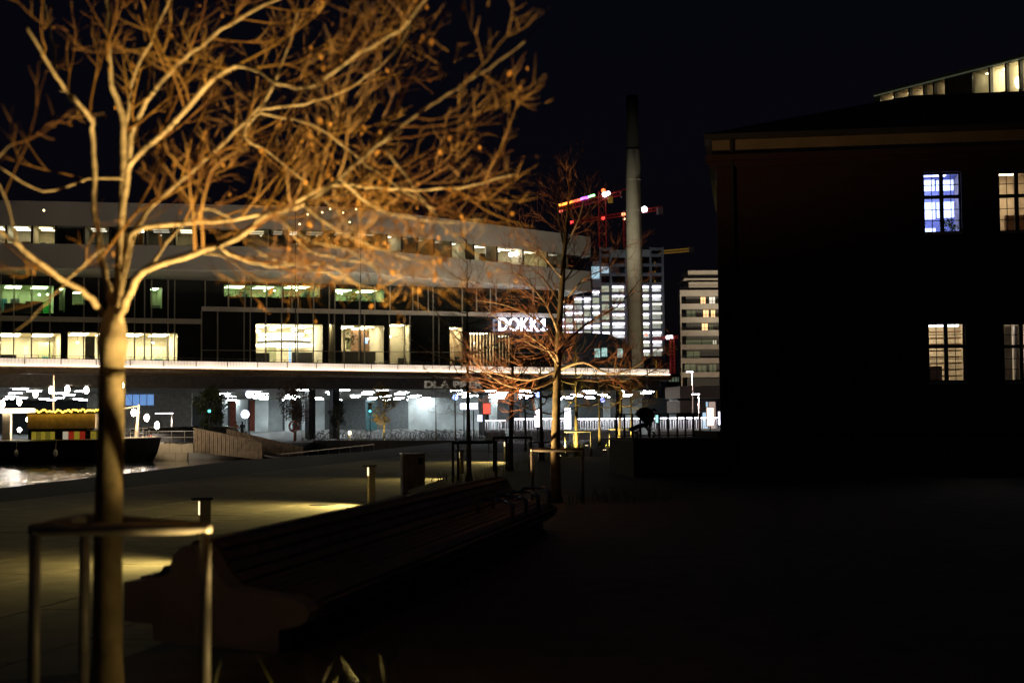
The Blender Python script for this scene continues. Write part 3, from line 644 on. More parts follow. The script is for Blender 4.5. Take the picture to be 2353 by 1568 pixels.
# --- low pavilion in front of it
D = 148.0; PV = VP((0, D), (60, D + 4)); pv = thing('pavilion', 'low pinkish pavilion with a wide plain fascia behind the street lamps', 'building', PV.P(PV.hit(1620)[0], Z_FAR))
M_pv = mat('pink_render', (.46, .36, .31), .8, vary=.08, scale=.4); a0, a1 = PV.hit(1562)[0], PV.hit(1760)[0]; zP = lambda py: PV.hit(1610, py)[1]
MB().wbox(PV, a0, a1, zP(914), zP(886), -9, 0).build('fascia', M_pv, pv); MB().wbox(PV, a0, PV.hit(1622)[0], zP(947), zP(919), -8, -.2).build('parapet', M_pv, pv)
MB().wbox(PV, a0 + .4, a1, Z_FAR, zP(914), -9, -4).build('wall', mat('shop_dark', (.05, .055, .06), .5), pv)
for x0, x1, m in ((1630, 1642, glow('shop_blue', (.55, .8, 1), .8, False)), (1645, 1660, glow('shop_pink', (1, .72, .6), .4, False))):
    MB().wbox(PV, PV.hit(x0)[0], PV.hit(x1)[0], Z_FAR, zP(922), -3.9, -3.8).build('shop_window', m, pv)
# dark block between library and chimney
D = 260.0; QP = VP((0, D), (60, D + 6)); qb = thing('dark_hall', 'dark low hall roof between the library deck and the chimney', 'building', QP.P(QP.hit(1400)[0], Z_FAR))
zQ = lambda py: QP.hit(1400, py)[1]; a0, a1 = QP.hit(1262)[0], QP.hit(1452)[0]
pts = [(a0, Z_FAR), (a1, Z_FAR), (a1, zQ(800)), (QP.hit(1425)[0], zQ(778)), (QP.hit(1395)[0], zQ(766)), (QP.hit(1340)[0], zQ(763)), (a0, zQ(764))]
MB().loft([QP.P(a, z, 0) for a, z in pts], [QP.P(a, z, -20) for a, z in pts]).build('wall', M_black, qb)
for x, y in ((1372, 808), (1388, 806), (1424, 808)):
    a, z = QP.hit(x, y); MB().wbox(QP, a - .5, a + .5, z - 1, z + .6, .02, .1).build('window', glow('hall_window', (.6, .95, .85), .6, False), qb)
# distant low office with greenish windows
D = 340.0; OP = VP((0, D), (60, D)); ob_ = thing('office_block', 'distant low dark office with greenish windows beside the apartment block', 'building', OP.P(OP.hit(1550)[0], Z_FAR))
a0, a1 = OP.hit(1532)[0], OP.hit(1580)[0]; zO = lambda py: OP.hit(1550, py)[1]
MB().wbox(OP, a0, a1, Z_FAR, zO(858), -10, 0).build('wall', M_black, ob_)
for r_ in range(2):
    for c in range(5):
        x0 = 1537 + c * 7; MB().wbox(OP, OP.hit(x0)[0], OP.hit(x0 + 5)[0], zO(876 + r_ * 24), zO(866 + r_ * 24), .02, .1).build('window', glow('office_window', (.55, .75, .5), .16 + .0 * r_, False), ob_)

# ================================================================== BRICK BUILDING ON THE RIGHT
BR = VP(A(1655, 1000, 37.5).xy, A(2352, 1000, 36.4).xy)
br = thing('brick_building', 'dark red brick building with a pale frieze, hipped roof and divided windows', 'building', BR.P(8, 0))
zR = lambda px, py: BR.hit(px, py)[1]
z_eave = zR(1700, 322); z_frb = zR(1700, 358); aE = 16.0
wins = [(2120, 2207, 396, 535), (2293, 2380, 393, 532), (2131, 2217, 741, 877), (2304, 2391, 741, 876)]
hb = []
for (x0, x1, y0, y1) in wins:
    a0, z1 = BR.hit(x0, y0); a1, _ = BR.hit(x1, y0); z0 = BR.hit(x0, y1)[1]; hb.append((a0, a1, z0, z1))
# wall pieces round the openings (two columns of windows, two storeys)
mb = MB(); T0, T1 = -.45, 0
cA0, cA1 = min(hb[0][0], hb[2][0]), max(hb[0][1], hb[2][1]); cB0, cB1 = min(hb[1][0], hb[3][0]), max(hb[1][1], hb[3][1])
mb.wbox(BR, 0, cA0, 0, z_frb, T0, T1); mb.wbox(BR, cA1, cB0, 0, z_frb, T0, T1); mb.wbox(BR, cB1, aE, 0, z_frb, T0, T1)
for (c0, c1, up, lo) in ((cA0, cA1, hb[0], hb[2]), (cB0, cB1, hb[1], hb[3])):
    mb.wbox(BR, c0, c1, 0, lo[2], T0, T1); mb.wbox(BR, c0, c1, lo[3], up[2], T0, T1); mb.wbox(BR, c0, c1, up[3], z_frb, T0, T1)
    for h in (up, lo):
        if h[0] - c0 > .01: mb.wbox(BR, c0, h[0], h[2], h[3], T0, T1)
        if c1 - h[1] > .01: mb.wbox(BR, h[1], c1, h[2], h[3], T0, T1)
mb.wbox(BR, 0, .45, 0, z_frb, -14, T0 - .002)
mb.wbox(BR, .45, aE, 0, z_frb, -14, -13.6); mb.wbox(BR, aE - .4, aE, 0, z_frb, -13.6, -.46)
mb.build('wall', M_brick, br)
MB().wbox(BR, -.06, aE, 0, .95, .002, .10).build('plinth', mat('granite_plinth', (.06, .055, .055), .8, vary=.3), br)
MB().wbox(BR, -.10, aE, z_frb, z_eave, -.4, .08).build('frieze', M_stucco, br)
MB().wbox(BR, -.28, aE, z_frb - .16, z_frb - .003, -.4, .30).build('cornice', M_brick, br); MB().wbox(BR, -.18, aE, z_frb - .30, z_frb - .163, -.4, .18).build('cornice', M_brick, br)
MB().wbox(BR, -.30, aE, z_eave + .003, z_eave + .12, -.6, .35).build('gutter', M_dark, br); MB().wbox(BR, -.02, aE, z_eave + .003, z_eave + .118, -14, -.602).build('gutter', M_dark, br)
zr = zR(2130, 194) + 1.2
P = BR.P; e0, e1 = z_eave + .122, zr
ridge0 = P(6.0, e1, -6.8); ridge1 = P(12.5, e1, -6.8)
rm = MB(); c1, c2, c3, c4 = P(-.32, e0, .37), P(aE + .2, e0, .37), P(aE + .2, e0, -14.1), P(-.04, e0, -14.1)
rm.face(c1, c2, ridge1, ridge0); rm.face(c2, c3, ridge1); rm.face(c3, c4, ridge0, ridge1); rm.face(c4, c1, ridge0); rm.face(c4, c3, c2, c1)
rm.build('roof', M_roof, br)
a_dp = BR.hit(1690)[0]; MB().tube([BR.P(a_dp, 0.2, .16), BR.P(a_dp, z_eave, .16)], .055, 8).build('downpipe', M_black, br)
M_ipl = mat('interior_plaster', (.62, .52, .38), .8); M_ibl = mat('interior_blue', (.45, .5, .85), .7); M_shelf = mat('shelf_brown', (.35, .19, .08), .7)
M_il = {'blue': glow('lamp_blue', (.45, .5, 1), 9), 'warm': glow('lamp_warm', (1, .75, .48), 9), 'pale': glow('lamp_pale', (1, .85, .65), 9), 'grey': glow('lamp_grey', (.95, .88, .85), 8)}
for i, (a0, a1, z0, z1) in enumerate(hb):
    key = ('blue', 'warm', 'pale', 'grey')[i]; wm = (M_ibl, M_ipl, M_ipl, M_ipl)[i]
    w_ = thing_ = MB().wbox(BR, a0, a1, z0 - .06, z0, -.3, .06).build('window', M_conc, br)
    o0, o1 = -3.2, -.46; m = MB()
    x0, x1, y0_, y1_ = a0 - .6, a1 + .6, z0 - .7, z1 + .35
    m.face(P(x0, y0_, o0), P(x1, y0_, o0), P(x1, y1_, o0), P(x0, y1_, o0)); m.face(P(x0, y0_, o1), P(x0, y0_, o0), P(x0, y1_, o0), P(x0, y1_, o1)); m.face(P(x1, y0_, o0), P(x1, y0_, o1), P(x1, y1_, o1), P(x1, y1_, o0))
    m.face(P(x0, y0_, o1), P(x1, y0_, o1), P(x1, y0_, o0), P(x0, y0_, o0)); m.face(P(x0, y1_, o0), P(x1, y1_, o0), P(x1, y1_, o1), P(x0, y1_, o1))
    m.build('room', wm, w_)
    MB().wbox(BR, a0, a1, y1_ - .06, y1_ - .02, -2.6, -1.4).build('ceiling_lamp', M_il[key], w_)
    fr = MB(); mid = (a0 + a1) / 2; H = z1 - z0; zc = z0 + H * .60; t_ = .045
    fr.wbox(BR, a0, a0 + t_, z0, z1, -.24, -.16); fr.wbox(BR, a1 - t_, a1, z0, z1, -.24, -.16); fr.wbox(BR, a0 + t_, a1 - t_, z1 - t_, z1, -.24, -.16); fr.wbox(BR, a0 + t_, a1 - t_, z0, z0 + t_, -.24, -.16)
    fr.wbox(BR, mid - .05, mid + .05, z0 + t_, z1 - t_, -.245, -.155); fr.wbox(BR, a0 + t_, mid - .05, zc - .045, zc + .045, -.24, -.16); fr.wbox(BR, mid + .05, a1 - t_, zc - .045, zc + .045, -.24, -.16)
    fr.build('frame', M_dark, w_)
    for s0, s1 in ((a0 + t_, mid - .05), (mid + .05, a1 - t_)):
        m2 = (s0 + s1) / 2
        for (q0, q1, nn) in ((z0 + t_, zc - .045, 3), (zc + .045, z1 - t_, 2)):
            MB().wbox(BR, m2 - .009, m2 + .009, q0, q1, -.215, -.195).build('glazing_bar', M_dark, w_)
            for k in range(1, nn): MB().wbox(BR, s0, s1, q0 + (q1 - q0) * k / nn - .009, q0 + (q1 - q0) * k / nn + .009, -.213, -.193).build('glazing_bar', M_dark, w_)
            MB().wbox(BR, s0, s1, q0, q1, -.206, -.200).build('pane', M_glass, w_)
    H_ = lambda f0: z0 + H * f0
    X_ = lambda f0: a0 + (a1 - a0) * f0
    if i == 0:
        M_lb = glow('backlit_shelf', (.45, .52, 1), 4.0)
        for f0, f1, g0, g1 in ((.02, .47, .80, .98), (.02, .47, .32, .60), (.02, .47, .06, .16), (.53, .98, .80, .97), (.53, .98, .34, .60)):
            MB().wbox(BR, X_(f0), X_(f1), H_(g0), H_(g1), -1.2, -1.1).build('lit_shelf', M_lb, w_)
        mb = MB(); leafball(mb, BR.P(X_(.78), H_(.17), -.8), .26, 90, random.Random(4), .07); mb.build('house_plant', mat('plant_lit', (.22, .3, .03), .6), w_)
    if i in (1, 3):
        for f0, f1, g1 in (((.45, .98, .38), (.02, .14, .20)) if i == 1 else ((.25, .5, 1.0), (.6, .8, 1.0))):
            MB().wbox(BR, X_(f0), X_(f1), H_(-.2), H_(g1), -1.6, -1.4).build('cupboard', M_shelf if i == 1 else mat('grey_curtain', (.42, .38, .36), .8), w_)
    if i == 2:
        for k in range(9): MB().wbox(BR, X_(.25), X_(1.1), H_(k * .11) , H_(k * .11) + .03, -1.6, -1.2).build('shelf', M_shelf, w_)
        MB().wbox(BR, X_(.02), X_(.48), H_(0), H_(.28), -.9, -.8).build('panel', mat('lilac_panel', (.5, .42, .42), .7), w_)
        MB().wbox(BR, X_(.0), X_(1.), H_(.97), H_(1.0), -1.2, -1.0).build('strip_lamp', glow('strip_lamp', (1, .95, 1), 5), w_)
# modern glazed building behind the brick one
NB = VP(A(2025, 1000, 84).xy, A(2352, 1000, 75.6).xy)
nb = thing('glass_top_office', 'modern office with lit ribbon windows rising behind the brick building', 'building', NB.P(5, 0))
aN = NB.hit(2480)[0]; zNt = NB.hit(2027, 208)[1]; zNb = NB.hit(2040, 222)[1]; zl = zNb - 1.6
MB().wbox(NB, 0, aN, zNb + .28, zNt, -12, 0).build('roof_edge', mat('green_metal', (.05, .075, .065), .5), nb); MB().wbox(NB, 0, aN, 0, zl, -12, 0).build('wall', M_dark, nb)
MB().wbox(NB, 0, aN, zNb + .20, zNb + .275, -.02, .06).build('trim', mat('trim_metal', (.35, .42, .33), .4, emit=(.5, .6, .4), es=.06, sample=False), nb)
zw1 = zNb + .18
for (x0, x1, lv, wm, col) in ((2036, 2068, 2.0, M_ipl, WARM), (2071, 2103, 1.5, M_ipl, WARM), (2106, 2137, 1.7, M_ipl, WARM), (2140, 2160, 1.3, M_ipl, WARM), (2163, 2188, 1.3, M_ipl, WARM), (2250, 2290, 1.4, M_cream, WARM), (2292, 2328, 5.5, M_cream, WARM), (2331, 2360, 3.5, M_cream, WARM), (2363, 2420, 3.0, M_cream, WARM)):
    a0, a1 = NB.hit(x0)[0], NB.hit(x1)[0]; room(NB, a0, a1, zl, zw1, 3.5, wm, lv, col, nb); MB().wbox(NB, a0, a1, zl, zw1, -.08, -.05).build('window_pane', M_glass, nb)
    MB().wbox(NB, a1, a1 + .12, zl, zw1, -.2, .04).build('mullion', M_dark, nb)
MB().wbox(NB, NB.hit(2188)[0] + .13, NB.hit(2250)[0], zl, zw1, -.3, -.02).build('blank_panel', M_dark, nb)
MB().wbox(NB, 0, NB.hit(2036)[0], zl, zw1, -.3, -.02).build('blank_panel', mat('green_metal', (.05, .075, .065)), nb)
a, z = NB.hit(2310, 186); MB().ball(NB.P(a, z, -1.0), .33, 10, 6).build('pendant_lamp', glow('office_pendant', (1, .85, .55), 12), nb)
# terrace with railing beside the brick building
TR = VP(A(1443, 1000, 37.0).xy, A(1658, 1000, 37.4).xy)
tr = thing('brick_terrace', 'dark brick terrace block with a step against the brick building', 'terrace', TR.P(1, 0))
aT0, aT1 = 0, TR.hit(1654)[0]; zT = TR.hit(1500, 1012)[1]; aS = TR.hit(1638)[0]; zS = TR.hit(1645, 990)[1]
MB().wbox(TR, aT0, aT1 - .02, 0, zT, -2.2, .55).build('block', M_brick, tr); MB().wbox(TR, aS, aT1 - .02, zT + .002, zS, -2.0, .3).build('step', M_brick, tr)
MB().wbox(TR, aT0 - .03, aS - .004, zT + .002, zT + .06, -2.2, .58).build('coping', mat('coping_stone', (.12, .08, .06), .8), tr)
rl = thing('terrace_railing', 'black flat-bar railing along the dark brick terrace', 'railing', TR.P(1, zT + .06))
zr_ = TR.hit(1550, 951)[1]; xs = [1445, 1464, 1483, 1502, 1524, 1547, 1568, 1590, 1609, 1628, 1644]
for x in xs:
    a = TR.hit(x)[0]; MB().wbox(TR, a - .025, a + .025, zT + .06, zr_, -1.5, -1.46).build('baluster', M_black, rl)
MB().wbox(TR, TR.hit(1443)[0], aT1 - .05, zr_, zr_ + .025, -1.52, -1.44).build('top_rail', M_black, rl)
MB().wbox(TR, TR.hit(1443)[0], aS, zT + .10, zT + .13, -1.52, -1.5).build('bottom_rail', M_black, rl)
# pushchair parked on the terrace
pcx = TR.hit(1490)[0]
pc = thing('pushchair', 'dark pushchair with a rounded hood parked on the terrace behind the railing', 'pushchair', TR.P(pcx, zT + .06, -.7))
M_cloth = mat('dark_fabric', (.02, .021, .028), .8, vary=.4, scale=8)
for sx in (-.2, .24):
    for sy in (-.16, .16):
        w_ = MB().ring((sx, sy, .09), .075, .016, 14, 5, 'y').build('wheel', M_black, pc, local=True)
        MB().cyl((sx, sy - .01, .09), .02, .02, 8).build('hub', M_steel, w_, local=True)
for sy in (-.15, .15):
    MB().tube([(-.2, sy, .09), (.05, sy, .40), (.30, sy, .78)], .012, 6).build('frame_tube', M_dark, pc, local=True); MB().tube([(.24, sy, .09), (.02, sy, .38)], .012, 6).build('frame_tube', M_dark, pc, local=True)
MB().tube([(.30, -.15, .78), (.36, -.15, .72), (.36, .15, .72), (.30, .15, .78)], .016, 6).build('handle', M_black, pc, local=True)
sp = [(-.36, .22), (-.30, .18), (-.05, .28), (.12, .30), (.24, .62), (.17, .64), (.04, .40), (-.12, .37), (-.34, .27)]
MB().loft([(x, -.14, z) for x, z in sp], [(x, .14, z) for x, z in sp]).build('seat', M_cloth, pc, local=True)
hd = [(.06 + .25 * math.cos(w), .56 + .26 * math.sin(w)) for w in [R(-35 + 25 * k) for k in range(9)]] + [(-.12, .56), (.04, .42)]
MB().loft([(x, -.15, z) for x, z in hd], [(x, .15, z) for x, z in hd]).build('hood', M_cloth, pc, local=True)
MB().box((-.40, 0, .17), (.10, .2, .02)).build('footrest', M_cloth, pc, local=True)

# ================================================================== TREES
def curve_pts(P, n=4):
    """Catmull-Rom through control points"""
    P = [Vector(p) for p in P]; out = []
    for i in range(len(P) - 1):
        p0, p1, p2, p3 = P[max(i - 1, 0)], P[i], P[i + 1], P[min(i + 2, len(P) - 1)]
        for k in range(n):
            t = k / n
            out.append(.5 * ((2 * p1) + (p2 - p0) * t + (2 * p0 - 5 * p1 + 4 * p2 - p3) * t * t + (3 * p1 - p0 - 3 * p2 + p3) * t ** 3))
    out.append(P[-1]); return out
ZMIN, XMAX = -9.0, 999
def twig(mb, rn, p, d, L, r, level, leaves=None, up=.25, kids=(7, 5), droop=0.0, wig=.10):
    n = 5 if level == 0 else 4 if level == 1 else 3
    pts = [Vector(p)]; d = Vector(d).normalized()
    for k in range(n):
        d = (d + Vector((rn.gauss(0, wig), rn.gauss(0, wig), rn.gauss(0, wig) + up * .3 - droop * .3))).normalized(); pts.append(pts[-1] + d * L / n)
    if min(q.z for q in pts) < ZMIN or max(q.x for q in pts) > XMAX: return
    rad = [r * (1 - .75 * k / n) for k in range(n + 1)]
    mb.tube(pts, rad, 5 if level == 0 else 3, False)
    if level < len(kids):
        for _ in range(int(kids[level] * rn.uniform(.75, 1.25) + .5)):
            t = rn.uniform(.25, 1.0); k = min(int(t * n), n - 1); q = pts[k].lerp(pts[k + 1], t * n - k)
            ax = (pts[k + 1] - pts[k]).normalized(); side = Vector((rn.gauss(0, 1), rn.gauss(0, 1), rn.gauss(0, 1))); side = (side - ax * side.dot(ax)).normalized()
            twig(mb, rn, q, ax * rn.uniform(.6, 1.1) + side * rn.uniform(.5, .9), L * rn.uniform(.35, .6), max(r * .5, .0017), level + 1, leaves, up, kids, droop, wig)
    elif leaves is not None and rn.random() < leaves[1]:
        q = pts[-1]; s = rn.uniform(.012, .026); e = Vector((rn.gauss(0, 1), rn.gauss(0, 1), 0)).normalized() * s * .6; dn = Vector((rn.gauss(0, .2), rn.gauss(0, .2), -1)) * s * 1.6
        leaves[0].face(q, q + e + dn * .5, q + dn, q - e + dn * .5)
def spawn(mb, rn, pts, rad, n, L, kids, leaves=None, t0=.25, up=.25, droop=0, rk=.5, wig=.10):
    m = len(pts) - 1
    for i in range(n):
        t = t0 + (1 - t0) * (i + rn.random()) / n; k = min(int(t * m), m - 1); q = pts[k].lerp(pts[k + 1], t * m - k); ax = (pts[k + 1] - pts[k]).normalized()
        side = Vector((rn.gauss(0, 1), rn.gauss(0, 1), rn.gauss(0, 1))); side = (side - ax * side.dot(ax)).normalized()
        r0 = rad[k] * rk
        twig(mb, rn, q, ax * rn.uniform(.5, 1.0) + side * rn.uniform(.6, 1.0), L * rn.uniform(.7, 1.25) * (1.15 - .5 * t), min(max(r0, .0032), .009), 0, leaves, up, kids, droop, wig)
# ---- near tree, limbs laid out one by one (each control point: position on the photo grid, depth)
TD = 7.6
nt_ = thing('bare_tree', 'bare young tree lit from below with orange twigs, inside the nearest tubular guard', 'tree', A(247, 1700, TD) * Vector((1, 1, 0)) if False else Vector((A(247, 1500, TD).x, TD, 0)), 'bare trees of the plaza')
trunkP = [Vector((A(245, 1500, TD).x, TD, 0)), A(247, 1500, TD), A(248, 1250, TD), A(254, 1000, TD), A(257, 845, TD)]
tp = curve_pts(trunkP, 4)
MB().tube(tp, [.082 - .016 * i / len(tp) + (.03 * max(0, 1 - i / 4)) + (.012 if tp[i].z > 1.95 and tp[i].z < 2.08 else 0) for i in range(len(tp))], 16).build('trunk', M_trunk, nt_, True)
cp = curve_pts([A(257, 858, TD), A(258, 800, TD), A(259, 765, TD), A(261, 735, TD), A(263, 705, TD)], 3)
MB().tube(cp, [.064, .067, .072, .077, .080, .080, .076, .070, .066, .060, .052, .042, .030][:len(cp)], 14).build('fork', M_trunk, nt_, True)
limbs = [  # (points (px, py, ddepth), r0, r1)
    ([(256, 790, 0), (240, 725, 0), (200, 678, -.1), (150, 645, -.25), (95, 605, -.5), (40, 560, -.7), (-40, 500, -.9), (-140, 420, -1.1)], .030, .010),
    ([(259, 790, 0), (258, 720, 0), (244, 640, .05), (226, 555, .1), (215, 450, .12), (213, 330, .1), (206, 270, 0), (150, 205, -.15), (105, 140, -.3), (60, 50, -.4)], .034, .009),
    ([(260, 795, 0), (278, 722, -.03), (305, 660, -.12), (345, 612, -.25), (450, 580, -.4), (545, 545, -.5), (610, 495, -.55), (690, 470, -.6), (791, 397, -.6), (883, 321, -.6), (965, 256, -.6), (1047, 203, -.6), (1146, 140, -.6), (1215, 88, -.6)], .037, .004),
    ([(264, 740, .05), (285, 600, .35), (312, 530, .45), (430, 514, .5), (560, 500, .5), (650, 478, .5), (760, 425, .55), (867, 433, .5), (982, 436, .5), (1080, 426, .5), (1190, 400, .5)], .030, .004),
    ([(266, 725, .1), (300, 560, .5), (350, 470, .7), (450, 385, .8), (520, 320, .8), (605, 235, .85), (655, 130, .8), (690, 10, .8)], .028, .008),
    ([(262, 735, .05), (275, 560, .3), (290, 410, .3), (320, 355, .2), (394, 290, .05), (492, 177, -.2), (560, 152, -.35), (640, 190, -.5), (720, 200, -.6), (795, 141, -.7), (922, 66, -.8), (990, -20, -.9)], .030, .007),
    ([(264, 730, .1), (282, 560, .6), (290, 380, .8), (323, 259, .7), (394, 164, .6), (459, 105, .55), (558, 39, .5), (650, -10, .5)], .029, .012),
    ([(262, 730, .1), (278, 560, .4), (282, 410, .5), (279, 262, .45), (258, 197, .4), (247, 66, .3), (240, -60, .3)], .033, .016),
    ([(264, 728, .12), (284, 520, .55), (284, 330, .6), (294, 250, .6), (312, 160, .6), (360, 70, .6), (400, -30, .6)], .024, .010),
    ([(610, 240, .85), (560, 310, .9), (620, 350, .9), (719, 436, .9), (790, 500, .8), (850, 570, .7)], .014, .004),
    ([(588, 259, .6), (660, 272, .5), (736, 295, .4), (824, 364, .4), (900, 420, .3), (1000, 480, .2)], .013, .003),
    ([(600, 250, .85), (700, 240, .8), (801, 203, .8), (883, 141, .8), (932, 82, .8), (960, 0, .9)], .013, .006),
    ([(345, 612, -.25), (380, 560, -.2), (440, 500, -.1), (470, 480, 0), (530, 500, .1)], .013, .004),
    ([(470, 578, -.4), (520, 590, -.5), (560, 620, -.6), (590, 640, -.7), (615, 650, -.7)], .010, .003),
    ([(640, 480, .5), (690, 560, .5), (760, 590, .5), (830, 600, .4), (880, 620, .3)], .010, .003),
    ([(150, 645, -.25), (190, 610, -.3), (240, 570, -.4)], .010, .005), ([(150, 645, -.25), (90, 710, -.4), (40, 760, -.5)], .010, .003),
    ([(212, 275, .1), (170, 230, .3), (135, 190, .5), (120, 90, .7), (100, 0, .8)], .016, .007),
    ([(560, 550, -.5), (620, 590, -.5), (700, 612, -.45), (790, 640, -.4), (865, 668, -.4)], .011, .0025),
    ([(700, 470, -.6), (760, 520, -.6), (840, 560, -.6), (930, 590, -.6), (1010, 600, -.6)], .011, .0025),
    ([(640, 500, -.55), (720, 556, -.65), (800, 578, -.7), (900, 645, -.7)], .010, .0025),
    ([(880, 330, -.6), (950, 430, -.6), (1015, 510, -.6), (1065, 560, -.6)], .009, .0025),
    ([(500, 565, -.45), (560, 600, -.3), (640, 610, -.2), (730, 600, -.1), (800, 640, 0)], .010, .0025),
    ([(780, 410, -.6), (850, 470, -.4), (940, 500, -.3), (1050, 510, -.2), (1120, 500, -.1)], .010, .0025),
    ([(40, 560, -.7), (10, 450, -.8), (-20, 380, -.9), (30, 330, -.9)], .008, .003),
    ([(290, 410, .3), (200, 410, .2), (100, 440, 0), (0, 385, -.2), (-80, 340, -.3)], .010, .004),
]
rn = random.Random(21); tw_mb = MB(); lf_mb = MB(); ZMIN, XMAX = 2.13, .22
for i, (P_, r0, r1) in enumerate(limbs):
    pts = curve_pts([A(x, y, TD + dd) for x, y, dd in P_], 4); n = len(pts)
    rad = [.72 * (r0 + (r1 - r0) * (k / (n - 1)) ** .8) * (1 + .06 * math.sin(k * 2.1 + i) + rn.uniform(-.06, .10)) for k in range(n)]
    pts = [q + Vector((rn.gauss(0, .004), rn.gauss(0, .004), rn.gauss(0, .004))) for q in pts]
    MB().tube(pts, rad, 10).build('limb', M_limb, nt_, True)
    low_ = P_[-1][1] > 380; rightness = (.85 if low_ else .75 if i in (2, 5, 11) else .30) if P_[-1][0] > 450 else .09
    L = sum((pts[k + 1] - pts[k]).length for k in range(n - 1))
    spawn(tw_mb, rn, pts, rad, int(L * 9.5 * rightness) + 2, .46 if low_ and L < 1.6 else .66, (5, 3), (lf_mb, .14), .28 if L > 1 else .1, .22, .0, .45)
ZMIN, XMAX = -9.0, 999
tw_mb.build('crown', M_twig, nt_, kind='stuff'); lf_mb.build('foliage', M_leafdry, nt_, kind='stuff')
# ---- generic bare trees
def bare_tree(label, loc, seed, H=2.05, spread=2.3, top=4.6, r=.09, nl=11, dens=1.0, mats=(M_bark, M_limb, M_twig), droop=0.0):
    t = thing('bare_tree', label, 'tree', loc, 'bare trees of the plaza'); rn = random.Random(seed)
    lean = Vector((rn.uniform(-.08, .08), rn.uniform(-.08, .08), 0))
    tpts = curve_pts([(0, 0, 0), (lean.x * .3, 0, H * .5), (lean.x, lean.y, H), (lean.x * 1.2, lean.y, H + 1.0), (lean.x, lean.y * 1.4, top * .9), (lean.x, lean.y, top + .8)], 4)
    MB().tube(tpts, [max(r * (1 - .93 * (i / (len(tpts) - 1)) ** .8), .006) + (.025 if i == 0 else 0) for i in range(len(tpts))], 10, True).build('trunk', mats[0], t, True, local=True)
    mb = MB()
    for k in range(nl):
        h = H + (top - H) * (k / nl) ** 1.2; w = k * 2.4 + rn.uniform(-.4, .4); sp = spread * (1 - .62 * (k / nl)) * rn.uniform(.8, 1.1)
        d = Vector((math.cos(w), math.sin(w), 0)); rise = sp * (.18 + .9 * k / nl)
        b = Vector((lean.x, lean.y, h))
        pts = curve_pts([b, b + d * sp * .3 + Vector((0, 0, rise * .08 - (.10 if k < 4 else 0))), b + d * sp * .65 + Vector((rn.uniform(-.1, .1), rn.uniform(-.1, .1), rise * .4)), b + d * sp + Vector((0, 0, rise))], 4)
        r0 = r * .38 * (1 - .5 * k / nl); rad = [r0 * (1 - .85 * q / (len(pts) - 1)) for q in range(len(pts))]
        MB().tube(pts, rad, 6).build('limb', mats[1], t, True, local=True)
        spawn(mb, rn, pts, rad, int(9 * dens * sp / 1.6) + 2, .75 * sp / 2.0, (4, 3) if dens > .7 else (4,), None, .2, .35, droop, .5)
    spawn(mb, rn, tpts[9:], [.02] * 20, int(14 * dens), .9, (4, 3) if dens > .7 else (4,), None, .1, .5)
    mb.build('crown', mats[2], t, kind='stuff', local=True); return t
def guard(label, loc, rz, s=.9, h=1.0, m=None, corners=None):
    m = m or M_guard
    g = thing('tree_guard', label, 'tree guard', loc, 'tubular tree guards', 0.0)
    C_ = [Vector(c) - Vector(loc) for c in corners] if corners else [Vector((s * .58 * math.cos(w), s * .58 * math.sin(w), 0)) for w in (rz + R(210), rz + R(330), rz + R(90))]
    for c in C_: MB().tube([(c.x, c.y, -.02), (c.x, c.y, h)], .03, 12).build('post', m, g, True, local=True)
    for i in range(3):
        p, q = Vector((C_[i].x, C_[i].y, h)), Vector((C_[(i + 1) % 3].x, C_[(i + 1) % 3].y, h)); ex = (q - p).normalized() * .03
        MB().tube([p - ex, p, q, q + ex], [.022, .033, .033, .022], 12).build('rail', m, g, True, local=True)
    return g
def uplight(label, loc, energy, aim, col=(1, .66, .26), cone=120, size=.05, blend=.5, fill_energy=0):
    u = thing('ground_uplight', label, 'uplight', loc, 'ground uplights at the trees')
    MB().tube([(0, 0, 0), (0, 0, .05)], [.12, .11], 16).build('housing', M_dark, u, local=True); MB().tube([(0, 0, .051), (0, 0, .056)], .08, 14).build('lens', glow('uplight_lens', (1, .8, .45), 6), u, local=True)
    lamp('SPOT', 'beam', u, (0, 0, .12), energy, col, size, aim, cone, blend)
    if fill_energy: lamp('SPOT', 'trunk_fill', u, (0, 0, .10), fill_energy, col, size, (-1, .05, .40), 112, .7)  # extra spot added to brighten the lower trunk and guard posts
    return u
def tuft(mb, rn, c, n, h, spread=.25):
    for _ in range(n):
        w = rn.uniform(0, 6.28); b = Vector(c) + Vector((rn.gauss(0, spread * .5), rn.gauss(0, spread * .5), 0)); d = Vector((math.cos(w), math.sin(w), 0)); hh = h * rn.uniform(.5, 1.15); ln = rn.uniform(.1, .55) * hh
        s = Vector((-d.y, d.x, 0)) * rn.uniform(.002, .0055); p1 = b + d * ln * .3 + Vector((0, 0, hh * .6)); p2 = b + d * ln + Vector((0, 0, hh))
        mb.face(b - s, b + s, p1 + s * .8, p1 - s * .8); mb.face(p1 - s * .8, p1 + s * .8, p2)
